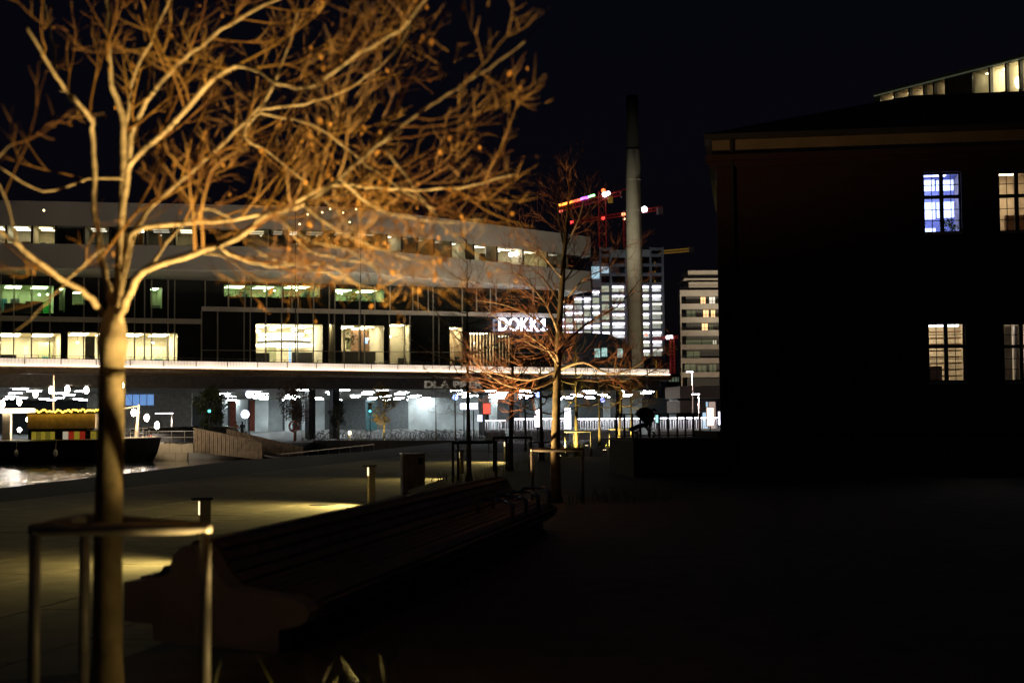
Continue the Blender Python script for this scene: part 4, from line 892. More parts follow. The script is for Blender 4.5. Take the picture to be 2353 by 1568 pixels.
# guard 1: corners taken from the photo
pFL, pFR = A(80, 1224, 7.3), A(472, 1213, 7.3)
pB = A(195, 1196, 8.1); pM = (pFL + pFR + pB) / 3
g1 = guard('nearest tubular steel tree guard with its right end brightly lit', (pM.x, pM.y, 0), 0, .9, pFR.z, None, [(pFL.x, pFL.y, 0), (pFR.x, pFR.y, 0), (pB.x, pB.y, 0)])
uplight('uplight in the grass right of the nearest tree guard', (-.90, 7.16, 0), 1900, (.08, .10, 1.0), (1, .67, .24), cone=110, blend=1.0, fill_energy=15)
rn = random.Random(8); gm = MB()
for px, d, n, h in ((455, 6.9, 10, .36), (480, 7.0, 14, .30), (500, 7.2, 10, .40), (700, 7.05, 5, .42), (770, 7.0, 7, .46), (815, 7.0, 9, .56), (850, 7.0, 12, .5), (880, 6.95, 12, .5), (930, 6.9, 8, .44), (970, 6.9, 7, .44), (1010, 6.8, 10, .48), (300, 7.0, 8, .3), (150, 7.2, 10, .3), (1060, 7.0, 8, .4)):
    tuft(gm, rn, ((px - CX) / FPX * d, d, 0), n, h, .16)
tag(gm.build('tall_grass', M_grass), 'tall grass blades round the foot of the nearest tree', 'grass', kind='stuff')
# second tree and the others
def at_ground(px, d, z=0): return Vector(((px - CX) / FPX * d, d, z))
T2 = at_ground(1276, 26.2)
t2 = thing('bare_tree', 'bare tree with warm lit trunk and low arching branches beyond the bench end', 'tree', T2, 'bare trees of the plaza'); D2 = T2.y
tp = curve_pts([T2, A(1276, 1050, D2), A(1279, 900, D2), A(1284, 770, D2), A(1292, 640, D2), A(1300, 540, D2), A(1306, 460, D2), A(1311, 400, D2)], 4)
MB().tube(tp, [max(.095 * (1 - .9 * (i / (len(tp) - 1)) ** 1.1), .008) + (.03 if i == 0 else 0) for i in range(len(tp))], 12).build('trunk', M_bark, t2, True)
limbs2 = [[(1280, 868, 0), (1230, 890, -.3), (1170, 886, -.7), (1120, 858, -1.0), (1085, 822, -1.2)], [(1281, 850, 0), (1215, 872, -.1), (1150, 860, -.3), (1092, 842, -.4)], [(1280, 835, 0), (1255, 800, -.3), (1215, 772, -.5), (1150, 737, -.8), (1112, 700, -.9)],
    [(1281, 815, 0), (1262, 770, .2), (1230, 732, .4), (1165, 702, .5), (1095, 690, .7)], [(1285, 770, 0), (1256, 702, -.3), (1215, 652, -.6), (1165, 612, -.8)], [(1289, 700, 0), (1250, 642, .2), (1202, 600, .4), (1168, 560, .5)], [(1293, 640, 0), (1260, 602, -.2), (1225, 552, -.3), (1188, 508, -.4)],
    [(1283, 868, 0), (1360, 874, .1), (1430, 880, .3), (1500, 852, .4), (1545, 818, .5)], [(1284, 850, 0), (1340, 832, -.4), (1400, 858, -.8), (1460, 842, -1.1), (1515, 798, -1.3)], [(1285, 800, 0), (1350, 742, .4), (1420, 702, .7), (1472, 640, .9)], [(1290, 700, 0), (1340, 642, -.3), (1402, 610, -.5), (1440, 560, -.6)],
    [(1294, 650, 0), (1340, 580, .2), (1362, 515, .3)], [(1299, 580, 0), (1284, 510, .1), (1278, 430, .2)], [(1302, 560, 0), (1330, 500, -.2), (1346, 432, -.3)], [(1282, 840, 0), (1275, 810, -.6), (1240, 800, -1.2), (1200, 780, -1.7)], [(1283, 830, 0), (1300, 800, .8), (1330, 790, 1.5)]]
rn = random.Random(31); mb = MB()
for P_ in limbs2:
    pts = curve_pts([A(x, y, D2 + dd) for x, y, dd in P_], 4); n = len(pts); r0 = .028 if P_[0][1] > 700 else .020; rad = [r0 * (1 - .82 * k / (n - 1)) for k in range(n)]
    MB().tube(pts, rad, 7).build('limb', M_limb, t2, True); L = sum((pts[k + 1] - pts[k]).length for k in range(n - 1))
    spawn(mb, rn, pts, rad, int(L * 8.5) + 3, .66, (5, 3), None, .2, .26, 0, .5)
spawn(mb, rn, tp[12:], [.03] * 30, 26, .8, (5, 3), None, .05, .4)
mb.build('crown', mat('red_twig', (.22, .075, .03), .7, col2=(.32, .14, .05), scale=2.5), t2, kind='stuff')
guard('steel tree guard with a bright left end round the tree beyond the bench', T2 + Vector((-.02, .1, 0)), .10, .92, .97)
uplight('uplight left of the tree beyond the bench', T2 + Vector((-1.75, -.5, 0)), 1900, (.12, .05, 1.1), (1, .62, .26), 130)
T3 = at_ground(1075, 35.0); T4 = at_ground(1170, 41.5)
bare_tree('slim dark bare tree beside the timber bin cabinet', T3, 44, 2.2, 1.9, 5.2, .075, 13, 1.3); guard('dark tree guard round the slim tree beside the cabinet', T3 + Vector((0, .1, 0)), .45, 1.15, .95, M_dark)
bare_tree('dark forked bare tree behind the far end of the bench', T4, 52, 2.3, 1.7, 4.4, .09, 10, 1.1); guard('dark tree guard round the forked tree', T4 + Vector((0, .1, 0)), .2, 1.1, .95, M_dark)
far_trees = [(1243, 50, 60, 'yellow-lit bare tree just left of the bright poster column', .9, 'y'), (1322, 55, 61, 'bare tree with a bright yellow trunk in front of the bike stands', 1.4, 'y'), (1420, 63, 62, 'bare tree with olive lit branches near the brick terrace', .9, 'y'), (1375, 72, 63, 'thin bare tree between the yellow-lit trees', .5, 'n'), (1205, 75, 64, 'thin bare tree in front of the white bike shelter', 0, 'n'), (1448, 85, 65, 'bare tree at the far end of the lit row', .8, 'y')]
for px, d, sd, lb, en, k in far_trees:
    p = at_ground(px, d, 0 if px > 1260 else -.3)
    bare_tree(lb, p, sd, 2.0, 1.7, 3.8, .10 if d < 60 else .085, 8, .55, (M_bark, M_limb, M_twig if k == 'n' else mat('olive_twig', (.26, .2, .05), .7)))
    if px in (1243, 1322, 1420): guard('steel guard round the ' + lb.split(' in front')[0].split(' just')[0].split(' near')[0], p, .15, 1.0, .95)
    if en: uplight('uplight under the ' + lb, p + Vector((-.7, -.7, 0)), 620 * en, (.3, .3, 1.2), (1, .74, .22), 130)
gm = MB(); rn = random.Random(9)
for px, d, n, h, sp in ((1000, 34.5, 60, .35, .5), (1040, 34.5, 60, .35, .6), (1090, 35, 60, .3, .6), (1150, 41, 60, .4, .6), (1190, 41, 50, .35, .5), (1215, 48, 60, .5, .7), (1260, 50, 60, .5, .7), (1300, 53, 60, .5, .6), (1340, 54, 80, .5, .8), (1390, 60, 70, .4, .9), (1420, 62, 60, .4, .8), (1240, 26, 40, .2, .3), (1310, 26, 60, .22, .6), (1380, 26.5, 80, .26, .7), (1450, 26.8, 80, .28, .8), (1500, 27, 50, .2, .6)):
    tuft(gm, rn, at_ground(px, d, 0 if d < 30 or px > 1060 else -.02), n, h, sp)
tag(gm.build('bed_grass', mat('bed_grass', (.12, .15, .02), .6, vary=.5, scale=2)), 'low grass and ground cover round the feet of the plaza trees', 'grass', kind='stuff')
# ---- leafy small trees on the far quay
def leafy_tree(label, loc, seed, h, rad, m, n=900, ls=.16):
    t = thing('leafy_tree', label, 'tree', loc, 'small leafy trees on the far quay'); rn = random.Random(seed); th = h * .34
    MB().tube(curve_pts([(0, 0, 0), (.05, 0, th), (0, .05, h * .8)], 3), [.09, .085, .08, .07, .05, .03, .02], 8).build('trunk', M_bark, t, True, local=True)
    for k in range(6):
        w = k * 1.05; MB().tube([(0, 0, th + .1 * k), (math.cos(w) * rad * .4, math.sin(w) * rad * .4, th + h * .18 + .1 * k), (math.cos(w) * rad * .75, math.sin(w) * rad * .75, th + h * .36 + .15 * k)], [.04, .025, .008], 5).build('limb', M_bark, t, local=True)
    mb = MB()
    for k in range(26):
        z = th + (h - th) * rn.random(); w = rn.uniform(0, 6.28); q = rad * (1 - abs((z - th) / (h - th) - .45) * 1.2) * rn.uniform(.2, 1); leafball(mb, (math.cos(w) * q, math.sin(w) * q, z), rad * rn.uniform(.22, .4), n // 26, rn, ls, 1.0)
    mb.build('crown', m, t, kind='stuff', local=True); return t
def farg(px, d): return Vector(((px - CX) / FPX * d, d, Z_FAR))
leafy_tree('dense green tree lit from the side above the timber ramp', farg(482, 122), 70, 4.6, 1.7, M_leafgreen, 2200, .15); lt = farg(445, 117)
leafy_tree('brown-leaved tree behind the red lifebuoy', farg(678, 130), 71, 5.4, 2.1, M_leafbrown, 2600, .12)
leafy_tree('yellow-lit young tree near the white hall columns', farg(880, 131), 72, 5.2, 1.5, M_leafyellow, 1500, .12)
leafy_tree('small dark evergreen in front of the glazed hall', farg(775, 134), 73, 3.8, .9, mat('dark_leaf', (.02, .03, .015), .6), 1400, .12)
uplight('uplight at the foot of the yellow-lit young tree', farg(883, 130.2), 420, (-.02, .25, 1.2), (1, .72, .15), 90)
uplight('uplight beside the dense green tree', farg(462, 120.5), 420, (.25, .2, 1), (.95, .85, .2), 90)
bt = bare_tree('thin bare tree before the grey hall wall', farg(1000, 128), 81, 2.4, 2.2, 4.6, .07, 8, .6); bare_tree('thin dark bare tree left of the bus stop signs', farg(1045, 124), 82, 2.4, 1.8, 5.0, .07, 8, .5)

# ================================================================== BENCH
u = Vector((2.25, 11.6, 0)).normalized(); nrm = Vector((u.y, -u.x, 0))       # nrm points to the seat front (right)
BD = 9.85
def bp(px, py): q = A(px, py, BD); return q
b0 = bp(540, 1488)
bench = thing('long_bench', 'long slatted timber bench with a pale concrete end and low backrest', 'bench', (b0.x, b0.y, 0))
def prof_pt(px, py):                     # cross-section coordinates: w across, z up
    q = bp(px, py); return ((q - Vector((b0.x, b0.y, 0))).dot(Vector((1, 0, 0))), q.z)
pr = [(352, 1470), (350, 1432), (285, 1425), (284, 1336), (330, 1332), (388, 1318), (396, 1275), (415, 1256), (450, 1250), (475, 1268), (500, 1320), (530, 1352), (580, 1362), (670, 1374), (700, 1388), (711, 1405), (702, 1428), (680, 1440), (640, 1446), (640, 1470)]
cs = [prof_pt(*p) for p in pr]; zmin = min(c[1] for c in cs)
cs = [(w, max(0, z) if z > zmin + .005 else 0.0) for w, z in cs]
def BP(w, z, s): return Vector((b0.x, b0.y, 0)) + Vector((w, 0, 0)) + u * s + Vector((0, 0, z))
MB().loft([BP(w, z, 0) for w, z in cs], [BP(w, z, .22) for w, z in cs]).build('end_block', M_conc, bench)
LEN = 10.7
MB().loft([BP(w, z, LEN - .22) for w, z in cs], [BP(w, z, LEN) for w, z in cs]).build('end_block', M_conc, bench)
csi = [(w * .93, max(z - .045, 0)) for w, z in cs]
MB().loft([BP(w, z, .222) for w, z in csi], [BP(w, z, LEN - .222) for w, z in csi]).build('core', M_dark, bench)
# slats follow the top outline
top = [prof_pt(*p) for p in ((285, 1336), (330, 1332), (386, 1320), (394, 1280), (413, 1256), (450, 1250), (475, 1268), (500, 1318), (532, 1352), (580, 1362), (640, 1369), (690, 1380), (711, 1405), (704, 1428), (684, 1440))]
def along(poly, step):
    out = []; acc = 0
    L = [math.dist(poly[i], poly[i + 1]) for i in range(len(poly) - 1)]; tot = sum(L); s = step / 2
    while s < tot:
        q = s; i = 0
        while q > L[i]: q -= L[i]; i += 1
        a_, b_ = poly[i], poly[i + 1]; t = q / L[i]; out.append((a_[0] + (b_[0] - a_[0]) * t, a_[1] + (b_[1] - a_[1]) * t, math.atan2(b_[1] - a_[1], b_[0] - a_[0]))); s += step
    return out
for (w, z, an) in along(top, .092):
    hw, ht = .038, .014; ca, sa = math.cos(an), math.sin(an)
    ring = [(w + x * ca - y * sa, z + x * sa + y * ca) for x, y in ((-hw, -ht), (hw, -ht), (hw, ht - .006), (hw - .006, ht), (-hw + .006, ht), (-hw, ht - .006))]
    MB().loft([BP(q, y, .235) for q, y in ring], [BP(q, y, LEN - .235) for q, y in ring]).build('slat', M_wood, bench)
M_chrome = mat('polished_steel', (.5, .5, .5), .15, metal=1.0, vary=.05)
for s_, w0, zz in ((.06, prof_pt(362, 1300)[0], .42), (7.6, .26, .33), (8.5, .26, .33), (9.4, .26, .33), (10.3, .26, .33)):
    if s_ < 1: pts = [BP(w0, .30, s_), BP(w0 - .0, .53, s_), BP(w0 + .03, .575, s_), BP(w0 + .10, .585, s_)]
    else: pts = [BP(w0 - .22, zz - .02, s_), BP(w0 - .22, zz + .2, s_), BP(w0 - .15, zz + .26, s_), BP(w0 + .12, zz + .26, s_), BP(w0 + .20, zz + .2, s_), BP(w0 + .2, zz - .02, s_)]
    MB().tube(pts, .024, 8).build('armrest', M_dark if s_ < 1 else M_chrome, bench, True)
# ================================================================== BOLLARD LIGHTS AND PROMENADE FURNITURE
def bollard(label, loc, face, energy, h=.92):
    b = thing('bollard_light', label, 'bollard', loc, 'bollard lights along the promenade', math.atan2(face[1], face[0]))
    MB().box((0, 0, h / 2), (.16, .13, h)).build('column', M_conc, b, local=True); MB().box((.04, 0, h + .02), (.30, .15, .035)).build('cap', M_dark, b, local=True)
    MB().box((.083, 0, h - .12), (.006, .08, .20)).build('lens', glow('bollard_lens', (1, .78, .42), 2.0), b, local=True)
    lamp('SPOT', 'beam', b, (.20, 0, h - .03), energy, (1, .77, .24), .06, (1.0, 0, -.24), 160, 1.0); return b
def pr_(px, d): return Vector(((px - CX) / FPX * d, d, Z_PROM + .01))
bollard('bollard light standing behind the nearest tree guard', pr_(470, 21.5), (-.9, -.4), 400)
bollard('bollard light between the bench back and the timber cabinet', pr_(851, 35), (-.85, -.5), 1050)
bollard('bollard light right of the timber cabinet among the dark guards', pr_(1056, 49), (-.75, -.65), 480)
bollard('bollard light behind the forked tree', pr_(1160, 66), (-.75, -.65), 480)
cb = pr_(946, 39); c_ = thing('bin_cabinet', 'square timber-clad cabinet with a thin lid on the promenade', 'cabinet', cb, None, .18)
MB().box((0, 0, .55), (.56, .56, 1.1)).build('body', M_dark, c_, local=True); MB().box((0, 0, 1.125), (.66, .66, .03)).build('lid', M_steel, c_, local=True)
for k in range(4):
    for rz_ in (0, 1, 2, 3):
        o = MB().box((-.225 + k * .15, -.295, .55), (.142, .02, 1.08)).build('board', M_deckwood, c_, local=True); o.rotation_euler = (0, 0, rz_ * math.pi / 2)
MB().box((.18, -.315, .92), (.12, .012, .16)).build('slot', M_black, c_, local=True)
mh = G(742, 1160, Z_PROM); tag(MB().tube([mh + Vector((0, 0, .012)), mh + Vector((0, 0, .02))], .33, 24).build('manhole_cover', mat('cast_iron', (.04, .04, .04), .6), None), 'round dark iron manhole cover in the lit promenade paving', 'manhole cover')
# stair handrail going down to the water
p0, p1 = A(642, 1043, 100), A(859, 1020, 86)
hr = thing('stair_handrail', 'thin steel handrail descending towards the water', 'handrail', (p0.x, p0.y, p0.z - 1)); hr['label'] = 'thin sloping steel handrail beside the water steps'
MB().tube([p0, p1], .022, 6).build('rail', M_steel, hr)
for k in range(10):
    q = p0.lerp(p1, k / 9); MB().tube([q, q - Vector((0, 0, .95))], .02, 6).build('post', M_steel, hr)
ws = thing('water_steps', 'dark stone steps leading down to the harbour water', 'steps', (p0.x, p0.y, -2))
for k in range(9):
    q0, q1 = p0.lerp(p1, k / 9), p0.lerp(p1, (k + 1) / 9); mid = (q0 + q1) / 2; MB().box((mid.x + 1.0, mid.y + 1.2, (min(q0.z, q1.z) - .98 - 2.4) / 2), (1.8, 4.0, (min(q0.z, q1.z) - .98) + 2.4), .3 - .95).build('step', M_conc, ws)
p0, p1 = A(1040, 1032, 74), A(1165, 995, 70)
hr = thing('stair_handrail', 'short steel handrail rising in front of the bike shelter', 'handrail', (p0.x, p0.y, p0.z - 1)); MB().tube([p0, p1], .02, 6).build('rail', M_steel, hr)
for k in range(4): q = p0.lerp(p1, k / 3); MB().tube([q, q - Vector((0, 0, .95))], .02, 6).build('post', M_steel, hr)

# ================================================================== FAR QUAY: RAMP, RAIL, LAMPS, BIKES, CARS
RP = VP(A(445, 1000, 109.5).xy, A(602, 1000, 107).xy)
ramp = thing('timber_ramp', 'sloping ramp with tall timber-boarded parapets on the far quay', 'ramp', RP.P(2, -1.6)); 
aR0, aR1 = 0, RP.hit(603)[0]; zl_, zr2 = RP.hit(446, 984)[1], RP.hit(601, 1016)[1]; n = 34
for k in range(n):
    q0, q1 = aR0 + (aR1 - aR0) * k / n, aR0 + (aR1 - aR0) * (k + 1) / n - .015; zt0 = zl_ + (zr2 - zl_) * k / n
    zb0 = -1.05 - .55 * k / n; MB().wbox(RP, q0, q1, zb0, zt0, -.10, 0 + .015 * (k % 2)).build('board', M_deckwood, ramp)
R2 = VP(A(520, 1000, 113).xy, A(696, 1000, 110).xy); a1_ = R2.hit(696)[0]; y0_, y1_ = R2.hit(522, 985)[1], R2.hit(694, 1028)[1]
for k in range(30):
    q0, q1 = a1_ * k / 30, a1_ * (k + 1) / 30 - .015; MB().wbox(R2, q0, q1, -1.9, y0_ + (y1_ - y0_) * k / 30, -.10, .012 * (k % 2)).build('board', M_deckwood, ramp)
MB().hexa([RP.P(aR0, zl_ - 1.2, -.12), RP.P(aR1 + 4, -1.9, -.12), R2.P(a1_, -1.9, .05), R2.P(0, y0_ - 1.1, .05), RP.P(aR0, zl_ - 1.1, -.12), RP.P(aR1 + 4, -1.8, -.12), R2.P(a1_, -1.8, .05), R2.P(0, y0_ - 1.0, .05)]).build('deck', M_conc, ramp)
MB().loft([RP.P(aR0 - .05, zl_ + .02, .06), RP.P(aR0 - .05, zl_ + .02, -.16), RP.P(aR0 - .05, zl_ + .08, -.16), RP.P(aR0 - .05, zl_ + .08, .06)], [RP.P(aR1, zr2 + .05, .06), RP.P(aR1, zr2 + .05, -.16), RP.P(aR1, zr2 + .11, -.16), RP.P(aR1, zr2 + .11, .06)]).build('coping', M_deckwood, ramp)
# pale quay wall behind the ship, with railing
QW = VP(A(200, 1000, 107.7).xy, A(446, 1000, 107.6).xy); qw = thing('quay_wall', 'pale sandy concrete quay wall beside the ship bow', 'wall', QW.P(5, -1.7)); aq = QW.hit(445)[0]
M_sand = mat('sandy_concrete', (.5, .42, .28), .85, vary=.15, scale=.8); nq = 9
zq0, zq1 = QW.hit(400, 1018)[1], QW.hit(400, 1040)[1]
for k in range(nq):
    MB().wbox(QW, aq * k / nq, aq * (k + 1) / nq - .02, zq1 + .02, zq0, -.35, 0).build('block', M_sand, qw); MB().wbox(QW, aq * (k - .5) / nq, aq * (k + .5) / nq - .02, -2.2, zq1, -.35, .03).build('block', M_sand, qw)
qr = thing('quay_railing', 'pale steel railing on top of the sandy quay wall', 'railing', QW.P(5, zq0)); zt_ = QW.hit(400, 990)[1]
for x in (285, 310, 335, 362, 393, 423, 444):
    a = QW.hit(x)[0]; MB().tube([QW.P(a, zq0, -.2), QW.P(a, zt_, -.2)], .03, 6).build('post', M_steel, qr)
for f0 in (1.0, .5): z = zq0 + (zt_ - zq0) * f0; MB().tube([QW.P(QW.hit(285)[0], z, -.2), QW.P(QW.hit(444)[0], z, -.2)], .02, 6).build('rail', M_steel, qr)
# quay lamp on a post: white glow on the ship side of the wall
def street_lamp(label, px, d, y_head, energy, col=(1, .8, .68), group='street lamps on the square', arm=.5, cone=150):
    b = farg(px, d); z = A(px, y_head, d).z; t = thing('street_lamp', label, 'street lamp', b, group); h = z - Z_FAR
    MB().tube([(0, 0, 0), (0, 0, h)], [.09, .06], 8).build('pole', mat('lamp_pole', (.35, .30, .28), .5), t, local=True); MB().box((-arm / 2, 0, h + .04), (arm + .3, .3, .08)).build('head', M_dark, t, local=True)
    MB().box((-arm / 2, 0, h - .03), (arm + .1, .24, .05)).build('lens', glow('street_lens', (1, .86, .95), 14), t, local=True)
    lamp('SPOT', 'beam', t, (-arm / 2, 0, h - .1), energy, col, .15, (0, 0, -1), cone, .4)
street_lamp('tall street lamp with a pinkish pole in front of the pavilion', 1590, 128, 853, 5200)
street_lamp('shorter street lamp right of the tall one by the terrace railing', 1604, 112, 904, 4200, (1, .85, .8))
street_lamp('quay lamp with a bright white head beside the ship bow', 318, 111, 945, 4500, (1, .82, .6), 'quay lamps by the ship', .5, 132); street_lamp('quay lamp with a wide white head before the hall wall', 395, 116, 948, 7500, (1, .82, .6), 'quay lamps by the ship', 1.3, 132)
street_lamp('quay lamp at the stern of the festive ship', -60, 108, 930, 3500, (1, .82, .6), 'quay lamps by the ship', .5, 132)
b = farg(1486, 120); z = A(1486, 842, 120).z; tag(MB().tube([b, (b.x, b.y, z)], [.08, .05], 8).build('flag_mast', mat('mast_grey', (.16, .15, .17), .5), None), 'slim unlit grey mast before the deck end', 'mast')
lb = farg(802, 129.5); t = thing('low_quay_lamp', 'low glowing lamp post on the far quay edge', 'lamp', lb); MB().tube([(0, 0, 0), (0, 0, .55)], .09, 10).build('post', M_conc, t, local=True); MB().tube([(0, 0, .56), (0, 0, .85)], .14, 10).build('lens', glow('low_lamp', (1, .85, .65), 3), t, local=True); lamp('POINT', 'glow', t, (0, -.3, .8), 60, (1, .8, .5), .1)
# quay edge wall of the planting terrace
EW = VP((-17.4, 125.7), (-4.6, 119.0)); ew = thing('terrace_edge', 'long low dark concrete edge under the far planting bed', 'wall', EW.P(5, -1.6))
Lw = (Vector((-4.6, 119.0)) - Vector((-17.4, 125.7))).length
for k in range(10): MB().wbox(EW, Lw * k / 10, Lw * (k + 1) / 10 - .02, -2.2, Z_FAR + .12, .02, .35).build('block', mat('dark_concrete', (.07, .065, .06), .8, vary=.2), ew)
gm = MB(); rn = random.Random(14)
for k in range(150):
    px = rn.uniform(690, 1110); d = rn.uniform(127.5, 131); tuft(gm, rn, farg(px, d), 14, rn.uniform(.5, 1.3), .7)
tag(gm.build('quay_planting', mat('quay_plants', (.04, .045, .02), .7, vary=.5)), 'dark grasses and shrubs along the far quay edge', 'planting', kind='stuff')
# lifebuoy on its post
lb = farg(675, 126.5); t = thing('lifebuoy_stand', 'red and white lifebuoy on a red post by the far quay', 'lifebuoy', lb); MB().tube([(0, 0, 0), (0, 0, 1.5)], .06, 8).build('post', mat('red_paint', (.4, .05, .03), .5), t, local=True)
for k in range(8):
    mb = MB(); pts = [(.42 * math.cos(w), -.12, 1.35 + .42 * math.sin(w)) for w in [R(45 * k + q * 9) for q in range(6)]]; mb.tube(pts, .09, 8).build('ring_segment', MATS['red_paint'] if k % 2 else mat('buoy_white', (.6, .35, .28), .5), t, True, local=True)
# bicycles
def bicycle():
    t = thing('bicycle', 'parked dark bicycle', 'bicycle', (0, 0, 0), 'bicycles parked on the far quay')
    for x in (-.52, .52):
        w_ = MB().ring((x, 0, .34), .33, .02, 18, 4, 'y').build('wheel', M_black, t, local=True)
        for k in range(5): c, s_ = math.cos(k * .63), math.sin(k * .63); MB().tube([(x - .32 * c, 0, .34 - .32 * s_), (x + .32 * c, 0, .34 + .32 * s_)], .004, 3).build('spoke', M_steel, w_, local=True)
    f = MB(); P_ = {'b': (-.05, 0, .30), 's': (-.2, 0, .78), 'h': (.36, 0, .80), 'r': (-.52, 0, .34), 'f': (.52, 0, .34)}
    for a_, b_ in ('bs', 'bh', 'sh', 'br', 'sr', 'hf'): f.tube([P_[a_], P_[b_]], .018, 5)
    f.build('frame', M_dark, t, local=True); MB().tube([(.36, 0, .80), (.34, 0, .98), (.30, -.28, 1.0)], .014, 5).tube([(.34, 0, .98), (.30, .28, 1.0)], .014, 5).build('handlebar', M_steel, t, local=True)
    MB().box((-.22, 0, .86), (.24, .12, .06)).build('saddle', M_black, t, local=True); return t
bk = bicycle(); rn = random.Random(6)
spots = [(720 + 26 * k + rn.uniform(-6, 6), 134 + rn.uniform(-1, 1)) for k in range(14)] + [(1108 + 22 * k, 118 + rn.uniform(-1, 1)) for k in range(7)]
for i, (px, d) in enumerate(spots):
    o = bk if i == 0 else copy_tree(bk); o.location = farg(px, d); o.rotation_euler = (0, 0, rn.uniform(-.5, .5) + (1.2 if i > 13 else 0))
    o['label'] = 'parked bicycle among the dark plants on the far quay' if i < 14 else 'parked bicycle at the white bike stands'
    o['group'] = 'bicycles in the quay planting' if i < 14 else 'bicycles at the white stands'
# white bike stands: a kerb, lit rail and hoops
def bike_stand(label, px0, px1, d, ytop, ybot, ykerb, light):
    pl = VP(A(px0, 990, d).xy, A(px1, 990, d).xy); L = pl.hit(px1)[0]; mid = (px0 + px1) / 2; zt, zb = pl.hit(mid, ytop)[1], pl.hit(mid, ybot)[1]; zk = pl.hit(mid, ykerb)[1]
    t = thing('bike_stand', label, 'bike stand', pl.P(L / 2, Z_FAR)); n = max(3, int(L / .42))
    for k in range(n + 1):
        a = L * k / n; q = .10; MB().tube([pl.P(a, zb, 0), pl.P(a, zt - .1, 0), pl.P(a + q, zt, 0), pl.P(a + 2 * q, zt - .1, 0), pl.P(a + 2 * q, zb, 0)], .035, 5).build('hoop', M_white, t)
    MB().wbox(pl, 0, L, zt + .06, zt + .12, .15, .45).build('light_rail', glow('bike_rail', (.88, .86, 1), light * 2.4), t)
    MB().wbox(pl, 0, L, zk, zb, -.3, .3).build('kerb', mat('pale_kerb', (.55, .55, .5), .7), t); MB().wbox(pl, 0, L, Z_FAR, zk, -.1, .1).build('base', M_conc, t); return t
bike_stand('long white bike stand with a glowing rail before the brick terrace', 1322, 1472, 122, 964, 986, 990, 5); bike_stand('white bike stand seen between the terrace balusters', 1500, 1652, 124, 962, 984, 990, 3.5); bike_stand('white bike stand in front of the hall columns', 1182, 1300, 121, 964, 986, 990, 5); bike_stand('slanted white bike stand next to the red poster', 1115, 1160, 119, 968, 987, 992, 5)
# signs and posters
def poster(name, label, px0, px1, py0, py1, d, m, post=True, cat='sign'):
    p, q = A(px0, py1, d), A(px1, py0, d); c = ((p.x + q.x) / 2, d); t = thing(name, label, cat, (c[0], c[1], Z_FAR))
    MB().box((0, 0, (p.z + q.z) / 2 - Z_FAR), (q.x - p.x + .1, .14, q.z - p.z + .1)).build('frame', M_dark, t, local=True); MB().box((0, -.085, (p.z + q.z) / 2 - Z_FAR), (q.x - p.x, .02, q.z - p.z)).build('panel', m, t, local=True)
    if post: MB().tube([(0, 0.03, 0), (0, .03, p.z - Z_FAR - .05)], .05, 6).build('post', M_dark, t, local=True)
    return t
M_ad = glow('ad_white', (.85, .86, 1), 4.5); M_busl = glow('bus_sign', (.7, .72, 1), 5)
poster('poster_column', 'tall glowing white poster column by the yellow-lit tree', 1297, 1311, 937, 985, 115, M_ad)
poster('poster_column', 'glowing orange-white poster column at the brick corner', 1624, 1638, 936, 977, 105, glow('ad_orange', (1, .72, .5), 3.5)); poster('poster_column', 'narrow white poster column against the brick corner', 1650, 1658, 945, 975, 108, M_ad)
poster('bus_sign', 'left square of the glowing bus stop display pair', 1057, 1074, 926, 940, 112, M_busl); poster('bus_sign', 'right square of the glowing bus stop display pair', 1078, 1097, 925, 940, 112, M_busl)
poster('red_poster', 'red and white poster board in the ground floor', 1110, 1126, 926, 950, 140, glow('red_ad', (1, .12, .08), 1.2)); poster('white_notice', 'pale lit notice board under the red poster', 1096, 1108, 952, 968, 138, glow('pale_ad', (.7, .75, 1), 1.6))
poster('lit_screen', 'glowing teal screen between terrace and hall', 1506, 1515, 953, 970, 118, glow('teal_ad', (.35, .9, .85), 1.4)); poster('lit_kiosk', 'narrow bright white kiosk lamp near the left bike stand', 1228, 1241, 955, 980, 119, glow('kiosk_ad', (1, .85, 1), 4))
def lantern(label, px, py, d, s, col, es):
    p = A(px, py, d); t = thing('globe_lamp', label, 'lamp', (p.x, d, Z_FAR)); MB().ball((0, 0, p.z - Z_FAR), s, 10, 6).build('globe', glow('globe_%d' % px, col, es), t, local=True); MB().tube([(0, 0, 0), (0, 0, p.z - Z_FAR - s)], .04, 6).build('post', M_dark, t, local=True)
lantern('blue-white globe lamp before the red hall panel', 563, 951, 142, .42, (.72, .70, 1), 6); lantern('blue-white lamp under the deck by the bus stop', 1046, 912, 138, .28, (.25, .35, 1), 5); lantern('blue lamp above the bike stands', 1236, 906, 138, .26, (.25, .35, 1), 5); lantern('blue lamp beside the lit poster column', 1384, 918, 130, .22, (.25, .3, 1), 4); lantern('pinkish globe lamp near the kiosk', 1238, 946, 121, .3, (1, .85, 1), 6); lantern('bright lamp under the ceiling lights left of the red panel', 573, 905, 146, .4, (.65, .7, 1), 6)
